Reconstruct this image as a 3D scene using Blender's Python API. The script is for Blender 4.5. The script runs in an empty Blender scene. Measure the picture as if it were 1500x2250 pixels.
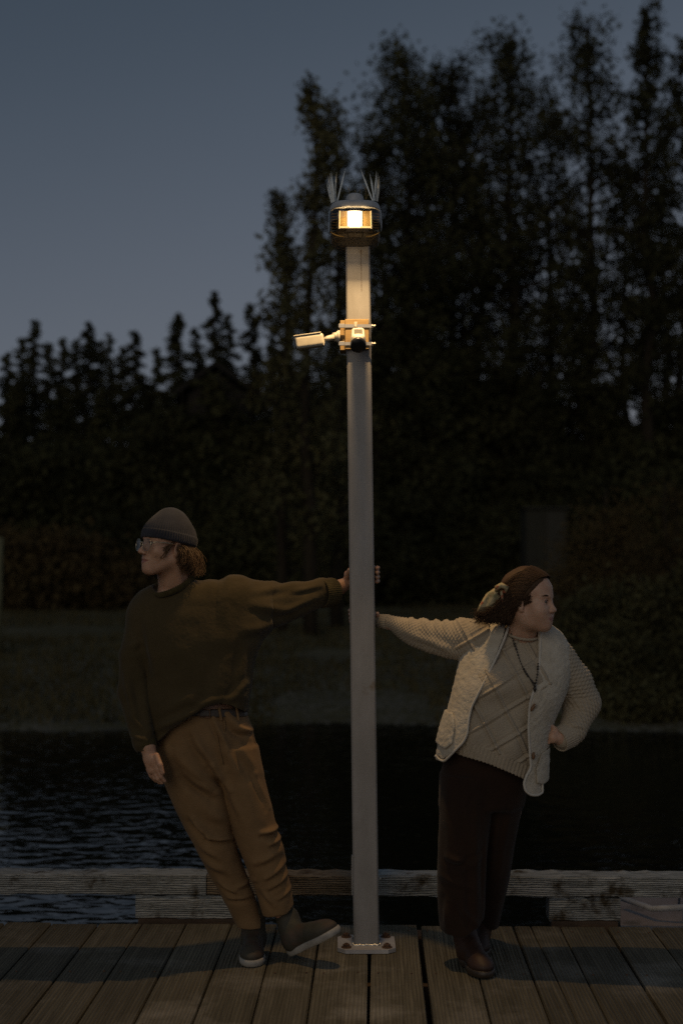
import bpy, math, random
import numpy as np
from mathutils import Vector, Matrix
random.seed(7); RNG = np.random.default_rng(7)
PI = math.pi
SC = bpy.context.scene
COL = SC.collection

# ------------------------------------------------------------------ camera
H = 1.49; FPX = 3100.0; TILT = math.atan(125 / FPX)
cd = bpy.data.cameras.new('camera'); cam = bpy.data.objects.new('camera', cd); COL.objects.link(cam)
cam.location = (0, 0, H); cam.rotation_euler = (PI / 2 + TILT, 0, 0)
cd.sensor_fit = 'VERTICAL'; cd.sensor_height = 36.0; cd.lens = FPX / 2250 * 36
cd.clip_start = 0.05; cd.clip_end = 2000
cd.dof.use_dof = True; cd.dof.focus_distance = 5.48; cd.dof.aperture_fstop = 1.8
SC.camera = cam

def W(u, v, Y):
    """world point at depth Y seen at photograph pixel (u, v) - used to take real sizes off the photograph"""
    k = (1125 - v) / FPX
    d = np.array([(u - 750) / FPX, math.cos(TILT) - k * math.sin(TILT), math.sin(TILT) + k * math.cos(TILT)])
    return np.array([0, 0, H]) + d * (Y / d[1])

# ------------------------------------------------------------------ sky, sun, exposure
world = bpy.data.worlds.new('World'); SC.world = world; world.use_nodes = True
wn = world.node_tree; wn.nodes.clear()
def wnode(t, **kw):
    n = wn.nodes.new(t)
    for k, v in kw.items(): setattr(n, k, v)
    return n
SUN_EL, SUN_ROT = math.radians(1.0), math.radians(200)
sky = wnode('ShaderNodeTexSky', sky_type='NISHITA', sun_disc=False, sun_elevation=SUN_EL, sun_rotation=SUN_ROT,
            altitude=0, air_density=1.0, dust_density=0.6, ozone_density=2.5)
bg1 = wnode('ShaderNodeBackground'); bg1.inputs[1].default_value = 0.010
wn.links.new(sky.outputs[0], bg1.inputs[0])
# dusk gradient: paler and warmer at the horizon, deep slate blue overhead
tc = wnode('ShaderNodeTexCoord'); sx = wnode('ShaderNodeSeparateXYZ'); wn.links.new(tc.outputs['Generated'], sx.inputs[0])
mx = wnode('ShaderNodeMath', operation='MULTIPLY_ADD'); mx.inputs[1].default_value = 0.22
wn.links.new(sx.outputs[0], mx.inputs[0]); wn.links.new(sx.outputs[2], mx.inputs[2]); 
rp = wnode('ShaderNodeValToRGB'); cr = rp.color_ramp
stops = [(0.0, (.152, .160, .184)), (0.10, (.132, .144, .170)), (0.22, (.096, .111, .140)), (0.34, (.058, .074, .098)),
         (0.44, (.040, .054, .074)), (0.7, (.034, .048, .068)), (1.0, (.034, .049, .070))]
mneg = wnode('ShaderNodeMath', operation='SUBTRACT')
wn.links.new(sx.outputs[2], mneg.inputs[0])
mx2 = wnode('ShaderNodeMath', operation='MULTIPLY'); mx2.inputs[1].default_value = 0.20
wn.links.new(sx.outputs[0], mx2.inputs[0]); wn.links.new(mx2.outputs[0], mneg.inputs[1]); wn.nodes.remove(mx)
wn.links.new(mneg.outputs[0], rp.inputs[0])
while len(cr.elements) > 1: cr.elements.remove(cr.elements[0])
cr.elements[0].position = stops[0][0]; cr.elements[0].color = (*stops[0][1], 1)
for p, c in stops[1:]:
    e = cr.elements.new(p); e.color = (*c, 1)
cr.interpolation = 'B_SPLINE'
bg2 = wnode('ShaderNodeBackground'); bg2.inputs[1].default_value = 1.0
wn.links.new(rp.outputs[0], bg2.inputs[0])
ad = wnode('ShaderNodeAddShader'); wo = wnode('ShaderNodeOutputWorld')
wn.links.new(bg1.outputs[0], ad.inputs[0]); wn.links.new(bg2.outputs[0], ad.inputs[1]); wn.links.new(ad.outputs[0], wo.inputs[0])

sl = bpy.data.lights.new('sun', 'SUN'); sl.energy = 0.275; sl.angle = math.radians(40); sl.color = (1.0, .86, .66)
so = bpy.data.objects.new('sun', sl); COL.objects.link(so)
so.rotation_euler = (PI / 2 - math.radians(20), 0, math.radians(-20))

SC.view_settings.view_transform = 'Standard'; SC.view_settings.look = 'None'
SC.view_settings.exposure = 0; SC.view_settings.gamma = 1; SC.view_settings.use_curve_mapping = False
SC.render.engine = 'CYCLES'
SC.cycles.use_denoising = False
SC.cycles.max_bounces = 8; SC.cycles.transparent_max_bounces = 12
SC.cycles.caustics_reflective = False; SC.cycles.caustics_refractive = False
SC.cycles.sample_clamp_indirect = .10; SC.cycles.sample_clamp_direct = 3.0

# the lamp's light, in front of the post inside the lantern's lens
POLE_Y = 5.64
LAMP = W(779, 487, POLE_Y - .262)
ll = bpy.data.lights.new('lantern_light', 'AREA'); ll.shape = 'RECTANGLE'; ll.size = .10; ll.size_y = .018
ll.energy = 14.0; ll.color = (1.0, .64, .28)
lo = bpy.data.objects.new('lantern_light', ll); COL.objects.link(lo)
lo.location = LAMP; lo.rotation_euler = (-math.radians(40), 0, 0)   # faces down and towards the viewer

l2 = bpy.data.lights.new('lantern_spill', 'AREA'); l2.shape = 'RECTANGLE'; l2.size = .07; l2.size_y = .018; l2.energy = 1.6; l2.color = (1.0, .64, .28)
lo2 = bpy.data.objects.new('lantern_spill', l2); COL.objects.link(lo2); lo2.location = LAMP + (0, 0, -.001); lo2.rotation_euler = (-math.radians(8), 0, 0)
# the same lamp's stray light on its own reflectors and casting
il = bpy.data.lights.new('lantern_glow', 'POINT'); il.energy = .22; il.shadow_soft_size = 0.0; il.color = (1.0, .66, .30)
io = bpy.data.objects.new('lantern_glow', il); COL.objects.link(io); io.location = LAMP + (0, -.030, -.022)

ic = bpy.data.lights.new('lantern_core', 'POINT'); ic.energy = .8; ic.shadow_soft_size = 0.0; ic.color = (1.0, .66, .30)
ico = bpy.data.objects.new('lantern_core', ic); COL.objects.link(ico); ico.location = LAMP + (0, .024, .016)

# ------------------------------------------------------------------ helpers
def tag(o, label=None, cat=None, group=None, kind=None):
    if label: o['label'] = label
    if cat: o['category'] = cat
    if group: o['group'] = group
    if kind: o['kind'] = kind
    return o

def empty(name, loc=(0, 0, 0), rz=0, label=None, cat=None, group=None, kind=None):
    o = bpy.data.objects.new(name, None); COL.objects.link(o); o.location = [float(c) for c in loc]; o.rotation_euler = (0, 0, rz)
    o.empty_display_size = .1
    return tag(o, label, cat, group, kind)

def link(name, me, mats, parent=None, smooth=False, label=None, cat=None, group=None, kind=None):
    o = bpy.data.objects.new(name, me); COL.objects.link(o)
    for m in (mats if isinstance(mats, (list, tuple)) else [mats]): me.materials.append(m)
    if smooth: me.polygons.foreach_set('use_smooth', np.ones(len(me.polygons), bool))
    if parent:
        o.parent = parent; o.matrix_parent_inverse = wmat(parent).inverted()
    return tag(o, label, cat, group, kind)

def wmat(o):
    """world matrix worked out from the parents, without waiting for a depsgraph update"""
    b = Matrix.LocRotScale(o.location, o.rotation_euler, o.scale)
    return b if o.parent is None else wmat(o.parent) @ o.matrix_parent_inverse @ b

def np_mesh(name, V, F, matidx=None):
    """mesh from a vertex array and an (n,4) or (n,3) face array"""
    me = bpy.data.meshes.new(name); V = np.asarray(V, np.float32); F = np.asarray(F, np.int32)
    n, k = F.shape
    me.vertices.add(len(V)); me.vertices.foreach_set('co', V.ravel())
    me.loops.add(n * k); me.loops.foreach_set('vertex_index', F.ravel())
    me.polygons.add(n); me.polygons.foreach_set('loop_start', np.arange(0, n * k, k, dtype=np.int32))
    if matidx is not None: me.polygons.foreach_set('material_index', np.asarray(matidx, np.int32))
    me.update(calc_edges=True); me.validate()
    return me

class MB:
    """collects boxes, tubes and prisms for one mesh"""
    def __init__(s): s.v = []; s.f = []
    def add(s, V, F):
        n = len(s.v); s.v += [tuple(float(c) for c in v) for v in V]; s.f += [tuple(n + i for i in f) for f in F]; return s
    def box(s, lo, hi, R=None, c=None, bev=0):
        x0, y0, z0 = lo; x1, y1, z1 = hi
        if bev:
            b = bev; V = []
            for z, i in ((z0, b), (z0 + b, 0), (z1 - b, 0), (z1, b)):
                for (x, y) in ((x0 + i, y0 + b), (x0 + b, y0 + i), (x1 - b, y0 + i), (x1 - i, y0 + b), (x1 - i, y1 - b), (x1 - b, y1 - i), (x0 + b, y1 - i), (x0 + i, y1 - b)):
                    V.append((x, y, z))
            F = [tuple(range(7, -1, -1)), tuple(range(24, 32))]
            for k in range(3):
                for i in range(8): F.append((k * 8 + i, k * 8 + (i + 1) % 8, k * 8 + 8 + (i + 1) % 8, k * 8 + 8 + i))
        else:
            V = [(x0, y0, z0), (x1, y0, z0), (x1, y1, z0), (x0, y1, z0), (x0, y0, z1), (x1, y0, z1), (x1, y1, z1), (x0, y1, z1)]
            F = [(3, 2, 1, 0), (4, 5, 6, 7), (0, 1, 5, 4), (1, 2, 6, 5), (2, 3, 7, 6), (3, 0, 4, 7)]
        if R is not None:
            V = [tuple(np.asarray(R) @ np.array(v) + (0 if c is None else np.asarray(c))) for v in V]
        elif c is not None: V = [tuple(np.array(v) + np.asarray(c)) for v in V]
        return s.add(V, F)
    def tube(s, pts, rad, n=8, cap=True):
        P = np.array(pts, float); m = len(P)
        r = np.full(m, rad) if np.isscalar(rad) else np.array(rad, float)
        T = np.gradient(P, axis=0); T /= np.linalg.norm(T, axis=1)[:, None] + 1e-9
        up = np.array([0, 0, 1.0]) if abs(T[0][2]) < .9 else np.array([0, 1.0, 0])
        V = []
        for i in range(m):
            a = np.cross(T[i], up); a /= np.linalg.norm(a) + 1e-9; b = np.cross(a, T[i])
            for k in range(n):
                w = 2 * PI * k / n; V.append(P[i] + r[i] * (math.cos(w) * a + math.sin(w) * b))
            up = b
        F = [(i * n + k, i * n + (k + 1) % n, (i + 1) * n + (k + 1) % n, (i + 1) * n + k) for i in range(m - 1) for k in range(n)]
        if cap: F += [tuple(range(n - 1, -1, -1)), tuple((m - 1) * n + k for k in range(n))]
        return s.add(V, F)
    def prism(s, poly, y0, y1, R=None, c=None):
        """polygon in XZ extruded along Y"""
        n = len(poly); V = [(x, y0, z) for x, z in poly] + [(x, y1, z) for x, z in poly]
        F = [tuple(range(n)), tuple(range(2 * n - 1, n - 1, -1))] + [((i + 1) % n, i, n + i, n + (i + 1) % n) for i in range(n)]
        if R is not None: V = [tuple(np.asarray(R) @ np.array(v) + (0 if c is None else np.asarray(c))) for v in V]
        return s.add(V, F)
    def mesh(s, name):
        me = bpy.data.meshes.new(name); me.from_pydata(s.v, [], s.f); me.update(); return me
    def build(s, name, mat, parent=None, smooth=False, **k):
        return link(name, s.mesh(name), mat, parent, smooth, **k)

def rotm(rx=0, ry=0, rz=0): return np.array(Matrix.Rotation(rz, 3, 'Z') @ Matrix.Rotation(ry, 3, 'Y') @ Matrix.Rotation(rx, 3, 'X'))

# ------------------------------------------------------------------ materials
def mat(name, col, rough=.7, metal=0., col2=None, scale=6., stretch=(1, 1, 1), bump=0., bscale=150., bstretch=(1, 1, 1), spec=.5,
        col3=None, scale3=1.5, rnd=0., ramp=(.35, .65), ramp3=(.5, .62), bdist=.002, sheen=0., sss=0., wave=None, transl=0.):
    m = bpy.data.materials.new(name); m.use_nodes = True; nt = m.node_tree; N = nt.nodes; L = nt.links
    b = N['Principled BSDF']; b.inputs['Roughness'].default_value = rough; b.inputs['Metallic'].default_value = metal
    b.inputs['Specular IOR Level'].default_value = spec
    if sheen: b.inputs['Sheen Weight'].default_value = sheen; b.inputs['Sheen Roughness'].default_value = .5
    if sss:
        b.inputs['Subsurface Weight'].default_value = sss; b.inputs['Subsurface Radius'].default_value = (.9, .35, .2); b.inputs['Subsurface Scale'].default_value = .006
    tc = N.new('ShaderNodeTexCoord')
    def mapped(st):
        mp = N.new('ShaderNodeMapping'); mp.inputs['Scale'].default_value = st; L.new(tc.outputs['Object'], mp.inputs[0]); return mp.outputs[0]
    out = None
    if col2 is not None:
        nz = N.new('ShaderNodeTexNoise'); nz.inputs['Scale'].default_value = scale; nz.inputs['Detail'].default_value = 8; nz.inputs['Roughness'].default_value = .62
        L.new(mapped(stretch), nz.inputs['Vector'])
        r = N.new('ShaderNodeValToRGB'); r.color_ramp.elements[0].position = ramp[0]; r.color_ramp.elements[1].position = ramp[1]
        r.color_ramp.elements[0].color = (*col, 1); r.color_ramp.elements[1].color = (*col2, 1); L.new(nz.outputs[0], r.inputs[0]); out = r.outputs[0]
    else:
        c = N.new('ShaderNodeRGB'); c.outputs[0].default_value = (*col, 1); out = c.outputs[0]
    if col3 is not None:
        nz = N.new('ShaderNodeTexNoise'); nz.inputs['Scale'].default_value = scale3; nz.inputs['Detail'].default_value = 9; nz.inputs['Roughness'].default_value = .6
        mp = N.new('ShaderNodeMapping'); mp.inputs['Location'].default_value = (3.1, 7.7, 1.3); L.new(tc.outputs['Object'], mp.inputs[0]); L.new(mp.outputs[0], nz.inputs['Vector'])
        r = N.new('ShaderNodeMapRange'); r.inputs[1].default_value = ramp3[0]; r.inputs[2].default_value = ramp3[1]; L.new(nz.outputs[0], r.inputs[0])
        x = N.new('ShaderNodeMix'); x.data_type = 'RGBA'; L.new(r.outputs[0], x.inputs[0]); L.new(out, x.inputs[6]); x.inputs[7].default_value = (*col3, 1); out = x.outputs[2]
    if rnd:
        oi = N.new('ShaderNodeObjectInfo'); mr = N.new('ShaderNodeMapRange'); mr.inputs[3].default_value = 1 - rnd; mr.inputs[4].default_value = 1 + rnd
        L.new(oi.outputs['Random'], mr.inputs[0]); x = N.new('ShaderNodeVectorMath'); x.operation = 'SCALE'; L.new(out, x.inputs[0]); L.new(mr.outputs[0], x.inputs[3]); out = x.outputs[0]
    L.new(out, b.inputs['Base Color'])
    hgt = None
    if wave:   # (axis, scale) ribs or grain lines
        wv = N.new('ShaderNodeTexWave'); wv.bands_direction = wave[0]; wv.inputs['Scale'].default_value = wave[1]; wv.inputs['Distortion'].default_value = wave[2] if len(wave) > 2 else .5
        wv.inputs['Detail'].default_value = 3
        L.new(mapped(wave[3] if len(wave) > 3 else (1, 1, 1)), wv.inputs['Vector']); hgt = wv.outputs['Fac']
    if bump:
        nz = N.new('ShaderNodeTexNoise'); nz.inputs['Scale'].default_value = bscale; nz.inputs['Detail'].default_value = 5
        L.new(mapped(bstretch), nz.inputs['Vector'])
        h = nz.outputs[0]
        if hgt is not None:
            a = N.new('ShaderNodeMath'); a.operation = 'ADD'; L.new(h, a.inputs[0]); L.new(hgt, a.inputs[1]); h = a.outputs[0]
        if wave and len(wave) > 4:
            mr2 = N.new('ShaderNodeMapRange'); mr2.inputs[3].default_value = wave[4]; mr2.inputs[4].default_value = 1.1; L.new(hgt, mr2.inputs[0])
            x = N.new('ShaderNodeVectorMath'); x.operation = 'SCALE'; L.new(out, x.inputs[0]); L.new(mr2.outputs[0], x.inputs[3]); L.new(x.outputs[0], b.inputs['Base Color'])
        bp = N.new('ShaderNodeBump'); bp.inputs['Strength'].default_value = bump; bp.inputs['Distance'].default_value = bdist
        L.new(h, bp.inputs['Height']); L.new(bp.outputs[0], b.inputs['Normal'])
    return m

def emis(name, col, s):
    m = bpy.data.materials.new(name); m.use_nodes = True; b = m.node_tree.nodes['Principled BSDF']
    b.inputs['Base Color'].default_value = (*col, 1); b.inputs['Emission Color'].default_value = (*col, 1); b.inputs['Emission Strength'].default_value = s
    return m

def glass(name, tint, gl=.12, rough=.05):
    m = bpy.data.materials.new(name); m.use_nodes = True; nt = m.node_tree; nt.nodes.clear(); L = nt.links
    t = nt.nodes.new('ShaderNodeBsdfTransparent'); t.inputs[0].default_value = (*tint, 1)
    g = nt.nodes.new('ShaderNodeBsdfGlossy'); g.inputs['Roughness'].default_value = rough
    fr = nt.nodes.new('ShaderNodeFresnel'); fr.inputs[0].default_value = 1.45
    ad = nt.nodes.new('ShaderNodeMath'); ad.inputs[1].default_value = gl * .3; L.new(fr.outputs[0], ad.inputs[0])
    x = nt.nodes.new('ShaderNodeMixShader'); o = nt.nodes.new('ShaderNodeOutputMaterial')
    L.new(ad.outputs[0], x.inputs[0]); L.new(t.outputs[0], x.inputs[1]); L.new(g.outputs[0], x.inputs[2]); L.new(x.outputs[0], o.inputs[0])
    return m

M = {}
M['galv'] = mat('galvanised_steel', (.265, .255, .245), .5, .12, (.33, .32, .315), 11, (1.5, 1.5, .5), .25, 300, col3=(.20, .15, .09), scale3=7, ramp3=(.64, .74), spec=.5, bdist=.0006)
M['galv_plate'] = mat('galvanised_plate', (.48, .46, .46), .5, .3, (.58, .56, .55), 20, bump=.3, bscale=120, bdist=.0006)
M['zinc'] = mat('zinc_strap', (.60, .58, .54), .35, .8)
M['rust_bolt'] = mat('rusty_bolt', (.10, .055, .03), .8, .3, (.18, .10, .06), 90, bump=.4)
M['alu'] = mat('painted_grey_casting', (.48, .49, .51), .5, .05, (.40, .41, .42), 30, bump=.3, bscale=260, bdist=.0006)
M['bronze'] = mat('warm_casting', (.27, .25, .21), .55, .1, (.20, .18, .15), 40, bump=.3, bscale=260, bdist=.0006)
M['gold'] = mat('brass_reflector', (.30, .22, .09), .55, .3, (.22, .15, .06), 30, bump=.4, bscale=60)
M['black'] = mat('black_plastic', (.012, .012, .014), .3)
M['hole'] = mat('dark_opening', (.03, .025, .018), .9)
M['plastic'] = mat('cream_camera_housing', (.62, .58, .50), .5, 0, (.52, .48, .40), 25, col3=(.30, .25, .17), scale3=14, ramp3=(.58, .75))
M['spike'] = mat('spike_plastic', (.74, .77, .75), .5)
M['lens'] = glass('lantern_lens', (.97, .93, .84), .2, .05)
M['glow'] = emis('glowing_lamp_panel', (1.0, .86, .64), 2.0)
M['ply'] = mat('mount_plywood', (.42, .29, .13), .75, 0, (.30, .19, .08), 14, (1, 1, 6), .4, 90, (1, 1, .1), col3=(.10, .06, .03), scale3=12, ramp3=(.60, .70))
M['plank'] = mat('weathered_deck_plank', (.095, .082, .054), .8, 0, (.165, .145, .102), 3.2, (14, .55, 14), .7, 22, (9, .25, 9), spec=.25, col3=(.27, .245, .20), scale3=2.2, ramp3=(.52, .70), rnd=.25,
                 bdist=.006, wave=('X', 24, 5.0, (1, .06, 1), .78))
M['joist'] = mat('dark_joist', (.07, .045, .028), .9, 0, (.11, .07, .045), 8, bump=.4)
M['rail'] = mat('treated_rail_timber', (.21, .225, .225), .85, 0, (.40, .42, .425), 7, (.8, 8, 8), 1.0, 120, (.25, 1, 1.6), spec=.2, col3=(.070, .055, .035), scale3=9, ramp3=(.53, .64), rnd=.12, bdist=.006, wave=('Z', 34, 5, (.25, 1, 1), .86))
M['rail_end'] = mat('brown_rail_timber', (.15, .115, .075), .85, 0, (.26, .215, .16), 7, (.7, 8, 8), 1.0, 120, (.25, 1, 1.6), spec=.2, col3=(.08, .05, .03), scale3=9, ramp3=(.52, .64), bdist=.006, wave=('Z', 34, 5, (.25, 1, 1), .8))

# skin, hair, clothes
M['skin'] = mat('skin', (.58, .34, .22), .5, 0, (.48, .265, .165), 30, bump=.15, bscale=400, sss=.12, bdist=.0005)
M['skin_pale'] = mat('skin_fair', (.64, .40, .28), .5, 0, (.53, .31, .205), 30, bump=.15, bscale=400, sss=.12, bdist=.0005)
M['lips'] = mat('lips', (.40, .18, .135), .45)
M['eye_white'] = mat('eye_white', (.55, .52, .48), .2)
M['iris'] = mat('iris', (.04, .03, .02), .15)
M['hair_m'] = mat('light_brown_hair', (.15, .085, .038), .6, 0, (.09, .048, .021), 60, spec=.35)
M['hair_f'] = mat('dark_brown_hair', (.060, .034, .018), .7, 0, (.085, .048, .025), 30, spec=.25)
M['olive'] = mat('olive_knit', (.058, .043, .020), .95, 0, (.080, .059, .029), 5, bump=.5, bscale=420, sheen=.12, spec=.1, bdist=.002)
M['olive_rib'] = mat('olive_rib', (.055, .042, .017), .95, 0, (.075, .058, .024), 60, bump=.6, bscale=300, sheen=.1, spec=.1)
M['canvas'] = mat('tan_canvas', (.265, .162, .078), .9, 0, (.205, .125, .060), 8, bump=.35, bscale=500, spec=.15, bdist=.001, sheen=.05)
M['leather'] = mat('dark_leather', (.035, .025, .018), .45, 0, (.055, .04, .028), 30, bump=.3, bscale=90)
M['shoe'] = mat('dark_green_suede', (.040, .040, .028), .7, 0, (.060, .052, .036), 14, bump=.4, bscale=200, col3=(.07, .045, .03), scale3=7)
M['sole'] = mat('white_rubber_sole', (.42, .40, .36), .6, 0, (.30, .28, .25), 30)
M['beanie'] = mat('slate_beanie', (.034, .035, .043), .95, 0, (.050, .051, .062), 12, bump=.4, bscale=350, sheen=.15, spec=.1)
M['aran'] = mat('oatmeal_knit', (.46, .39, .295), .95, 0, (.40, .335, .25), 9, bump=.6, bscale=260, sheen=.1, spec=.1, bdist=.0025)
M['vest'] = mat('cream_fleece', (.60, .54, .44), .95, 0, (.50, .44, .345), 22, bump=.9, bscale=110, sheen=.2, spec=.1, bdist=.004)
M['trim'] = mat('vest_binding', (.66, .61, .53), .85, 0, (.58, .53, .45), 30, bump=.3, bscale=200)
M['wood_toggle'] = mat('wooden_toggle', (.24, .12, .05), .5, 0, (.15, .07, .03), 40)
M['maroon'] = mat('dark_brown_corduroy', (.034, .018, .010), .9, 0, (.024, .013, .008), 5, bump=.5, bscale=300, sheen=.08, spec=.2)
M['boot'] = mat('brown_leather_boot', (.050, .022, .012), .6, 0, (.032, .015, .009), 20, bump=.3, bscale=60)
M['scarf'] = mat('patterned_headscarf', (.46, .38, .22), .8, 0, (.24, .22, .12), 34, col3=(.33, .09, .04), scale3=30, ramp3=(.54, .60), ramp=(.45, .55))
M['bead'] = mat('dark_beads', (.03, .022, .016), .3)
M['frame'] = mat('wire_frame', (.75, .62, .42), .2, 1.0)
M['spec_glass'] = glass('spectacle_lens', (.90, .93, .93), .06, .02)

# ------------------------------------------------------------------ signed-distance modelling
class S:
    def __init__(s, fn, lo, hi): s.fn, s.lo, s.hi = fn, np.array(lo, float), np.array(hi, float)
def rc(a, b, ra, rb=None):
    rb = ra if rb is None else rb; a = np.array(a, np.float32); b = np.array(b, np.float32); ab = b - a; L2 = max(float(ab @ ab), 1e-9); m = max(ra, rb)
    def fn(P):
        t = np.clip((P - a) @ ab / L2, 0, 1); return np.linalg.norm(P - a - t[..., None] * ab, axis=-1) - (ra + (rb - ra) * t)
    return S(fn, np.minimum(a, b) - m, np.maximum(a, b) + m)
def el(c, r, R=None):
    c = np.array(c, np.float32); r = np.array(r if hasattr(r, '__len__') else (r,) * 3, np.float32); R = None if R is None else np.array(R, np.float32)
    def fn(P):
        q = P - c
        if R is not None: q = q @ R
        k0 = np.linalg.norm(q / r, axis=-1); k1 = np.linalg.norm(q / (r * r), axis=-1); return k0 * (k0 - 1) / np.maximum(k1, 1e-6)
    m = r if R is None else np.abs(R) @ r
    return S(fn, c - m, c + m)
def bx(c, h, R=None, rr=.005):
    c = np.array(c, np.float32); h = np.array(h, np.float32); R = None if R is None else np.array(R, np.float32)
    def fn(P):
        q = P - c
        if R is not None: q = q @ R
        q = np.abs(q) - (h - rr); return np.linalg.norm(np.maximum(q, 0), axis=-1) + np.minimum(q.max(-1), 0) - rr
    m = h if R is None else np.abs(R) @ h
    return S(fn, c - m, c + m)
def loft(axis, keys, p=2.2, cap=.01, grow=0.):
    """keys (t, ca, ra, cb, rb): the section's centre and radii across the axis; axis 2: a=x b=y, axis 0: a=z b=y"""
    K = np.array(sorted(keys), float); t = np.linspace(K[0, 0], K[-1, 0], 90); C = [np.interp(t, K[:, 0], K[:, i]) for i in range(1, 5)]
    ker = np.hanning(13); ker /= ker.sum()
    C = [np.convolve(np.pad(c, 6, 'reflect', reflect_type='odd'), ker, 'valid') for c in C]
    C[1] = C[1] + grow; C[3] = C[3] + grow
    ia, ib = (0, 1) if axis == 2 else (2, 1)
    def fn(P):
        T = P[..., axis]; ca, ra, cb, rb = [np.interp(T, t, c) for c in C]
        q = (np.abs((P[..., ia] - ca) / ra) ** p + np.abs((P[..., ib] - cb) / rb) ** p) ** (1 / p)
        d = (q - 1) * np.minimum(ra, rb); e = np.maximum(T - K[-1, 0] - grow, K[0, 0] - grow - T)
        return np.maximum(d, e + cap * 0) if cap == 0 else np.where((d > -cap) & (e > -cap), np.sqrt(np.maximum(d + cap, 0) ** 2 + np.maximum(e + cap, 0) ** 2) - cap, np.maximum(d, e))
    lo = np.zeros(3); hi = np.zeros(3); lo[axis] = K[0, 0] - grow; hi[axis] = K[-1, 0] + grow
    lo[ia] = (C[0] - C[1]).min(); hi[ia] = (C[0] + C[1]).max(); lo[ib] = (C[2] - C[3]).min(); hi[ib] = (C[2] + C[3]).max()
    s = S(fn, lo, hi); s.t = t; s.C = C; s.p = p; return s
def front(s, x, z):
    """Y of the viewer-side surface of a z loft at (x, z)"""
    cx, rx, cy, ry = [np.interp(z, s.t, c) for c in s.C]; q = np.clip(np.abs((x - cx) / rx), 0, .995)
    return cy - ry * (1 - q ** s.p) ** (1 / s.p)
def zl(rows, **k):
    """rows (v, u_left, u_right, Y, ry)"""
    K = []
    for v, ul, ur, Y, ry in rows:
        a = W(ul, v, Y); b = W(ur, v, Y); K.append((a[2], (a[0] + b[0]) / 2, (b[0] - a[0]) / 2, Y, ry))
    return loft(2, K, **k)
def xl(rows, **k):
    """rows (u, v_top, v_bottom, Y, ry)"""
    K = []
    for u, vt, vb, Y, ry in rows:
        a = W(u, vt, Y); b = W(u, vb, Y); K.append((a[0], (a[2] + b[2]) / 2, (a[2] - b[2]) / 2, Y, ry))
    return loft(0, K, **k)
def I(fn): return fn

def smin(a, b, k):
    if k <= 0: return np.minimum(a, b)
    h = np.maximum(k - np.abs(a - b), 0) / k; return np.minimum(a, b) - h * h * k * .25

def sdf_arrays(ops, vox, it=2):
    U = [o for o in ops if o[0] == 'u']; pad = vox * 3 + .01
    lo = np.min([o[1].lo for o in U], 0) - pad; hi = np.max([o[1].hi for o in U], 0) + pad
    n = np.ceil((hi - lo) / vox).astype(int) + 1; G = np.full(n, 1e3, np.float32); B = 24
    for i in range(0, n[0], B):
        for j in range(0, n[1], B):
            for k in range(0, n[2], B):
                e = np.minimum((i + B, j + B, k + B), n); bl = lo + np.array((i, j, k)) * vox; bh = lo + e * vox
                hit = [bool(np.all(o[1].lo - .03 <= bh) and np.all(o[1].hi + .03 >= bl)) if isinstance(o[1], S) else True for o in ops]
                if not any(h and o[0] == 'u' for h, o in zip(hit, ops)): continue
                P = np.stack(np.meshgrid(*[lo[a] + np.arange((i, j, k)[a], e[a]) * vox for a in range(3)], indexing='ij'), -1).astype(np.float32)
                d = np.full(P.shape[:3], 1e3, np.float32)
                for h, o in zip(hit, ops):
                    if not h: continue
                    kk = o[2] if len(o) > 2 else 0; f = (o[1].fn if isinstance(o[1], S) else o[1])(P)
                    d = smin(d, f, kk) if o[0] == 'u' else (-smin(-d, f, kk) if o[0] == 's' else -smin(-d, -f, kk))
                G[i:e[0], j:e[1], k:e[2]] = d
    ins = G < 0; ids = []; pts = []; quads = []
    st = np.array([n[1] * n[2], n[2], 1])
    for a in range(3):
        s0 = [slice(1, -1)] * 3; s1 = [slice(1, -1)] * 3; s0[a] = slice(0, n[a] - 1); s1[a] = slice(1, n[a])
        A = ins[tuple(s0)]; Bq = ins[tuple(s1)]; ii = np.array(np.nonzero(A != Bq)).T
        if not len(ii): continue
        off = np.ones(3, int); off[a] = 0; ii = ii + off; jj = ii.copy(); jj[:, a] += 1
        va = G[tuple(ii.T)]; vb = G[tuple(jj.T)]; t = np.clip(va / (va - vb), .01, .99); p = ii.astype(np.float64); p[:, a] += t
        b, c = [(1, 2), (2, 0), (0, 1)][a]; base = ii @ st
        q = np.stack([base, base - st[b], base - st[b] - st[c], base - st[c]], 1)
        fl = ins[tuple(ii.T)]
        q[~fl] = q[~fl][:, ::-1]
        quads.append(q); ids.append(q.ravel()); pts.append(np.repeat(p, 4, axis=0))
    ids = np.concatenate(ids); pts = np.concatenate(pts); quads = np.concatenate(quads)
    u, inv = np.unique(ids, return_inverse=True); cnt = np.bincount(inv)
    V = np.stack([np.bincount(inv, pts[:, a]) / cnt for a in range(3)], 1) * vox + lo
    F = np.searchsorted(u, quads)
    for _ in range(it):
        nb = np.zeros_like(V); c = np.zeros(len(V))
        for x, y in ((0, 1), (1, 2), (2, 3), (3, 0)):
            for p_, q_ in ((x, y), (y, x)):
                for a in range(3): nb[:, a] += np.bincount(F[:, p_], V[F[:, q_], a], len(V))
                c += np.bincount(F[:, p_], minlength=len(V))
        V = V * .5 + .5 * nb / np.maximum(c, 1)[:, None]
    return V, F
def normals(V, F):
    fn = np.cross(V[F[:, 2]] - V[F[:, 0]], V[F[:, 3]] - V[F[:, 1]]); N = np.zeros_like(V)
    for k in range(4):
        for a in range(3): N[:, a] += np.bincount(F[:, k], fn[:, a], len(V))
    return N / (np.linalg.norm(N, axis=1)[:, None] + 1e-12)
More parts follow.
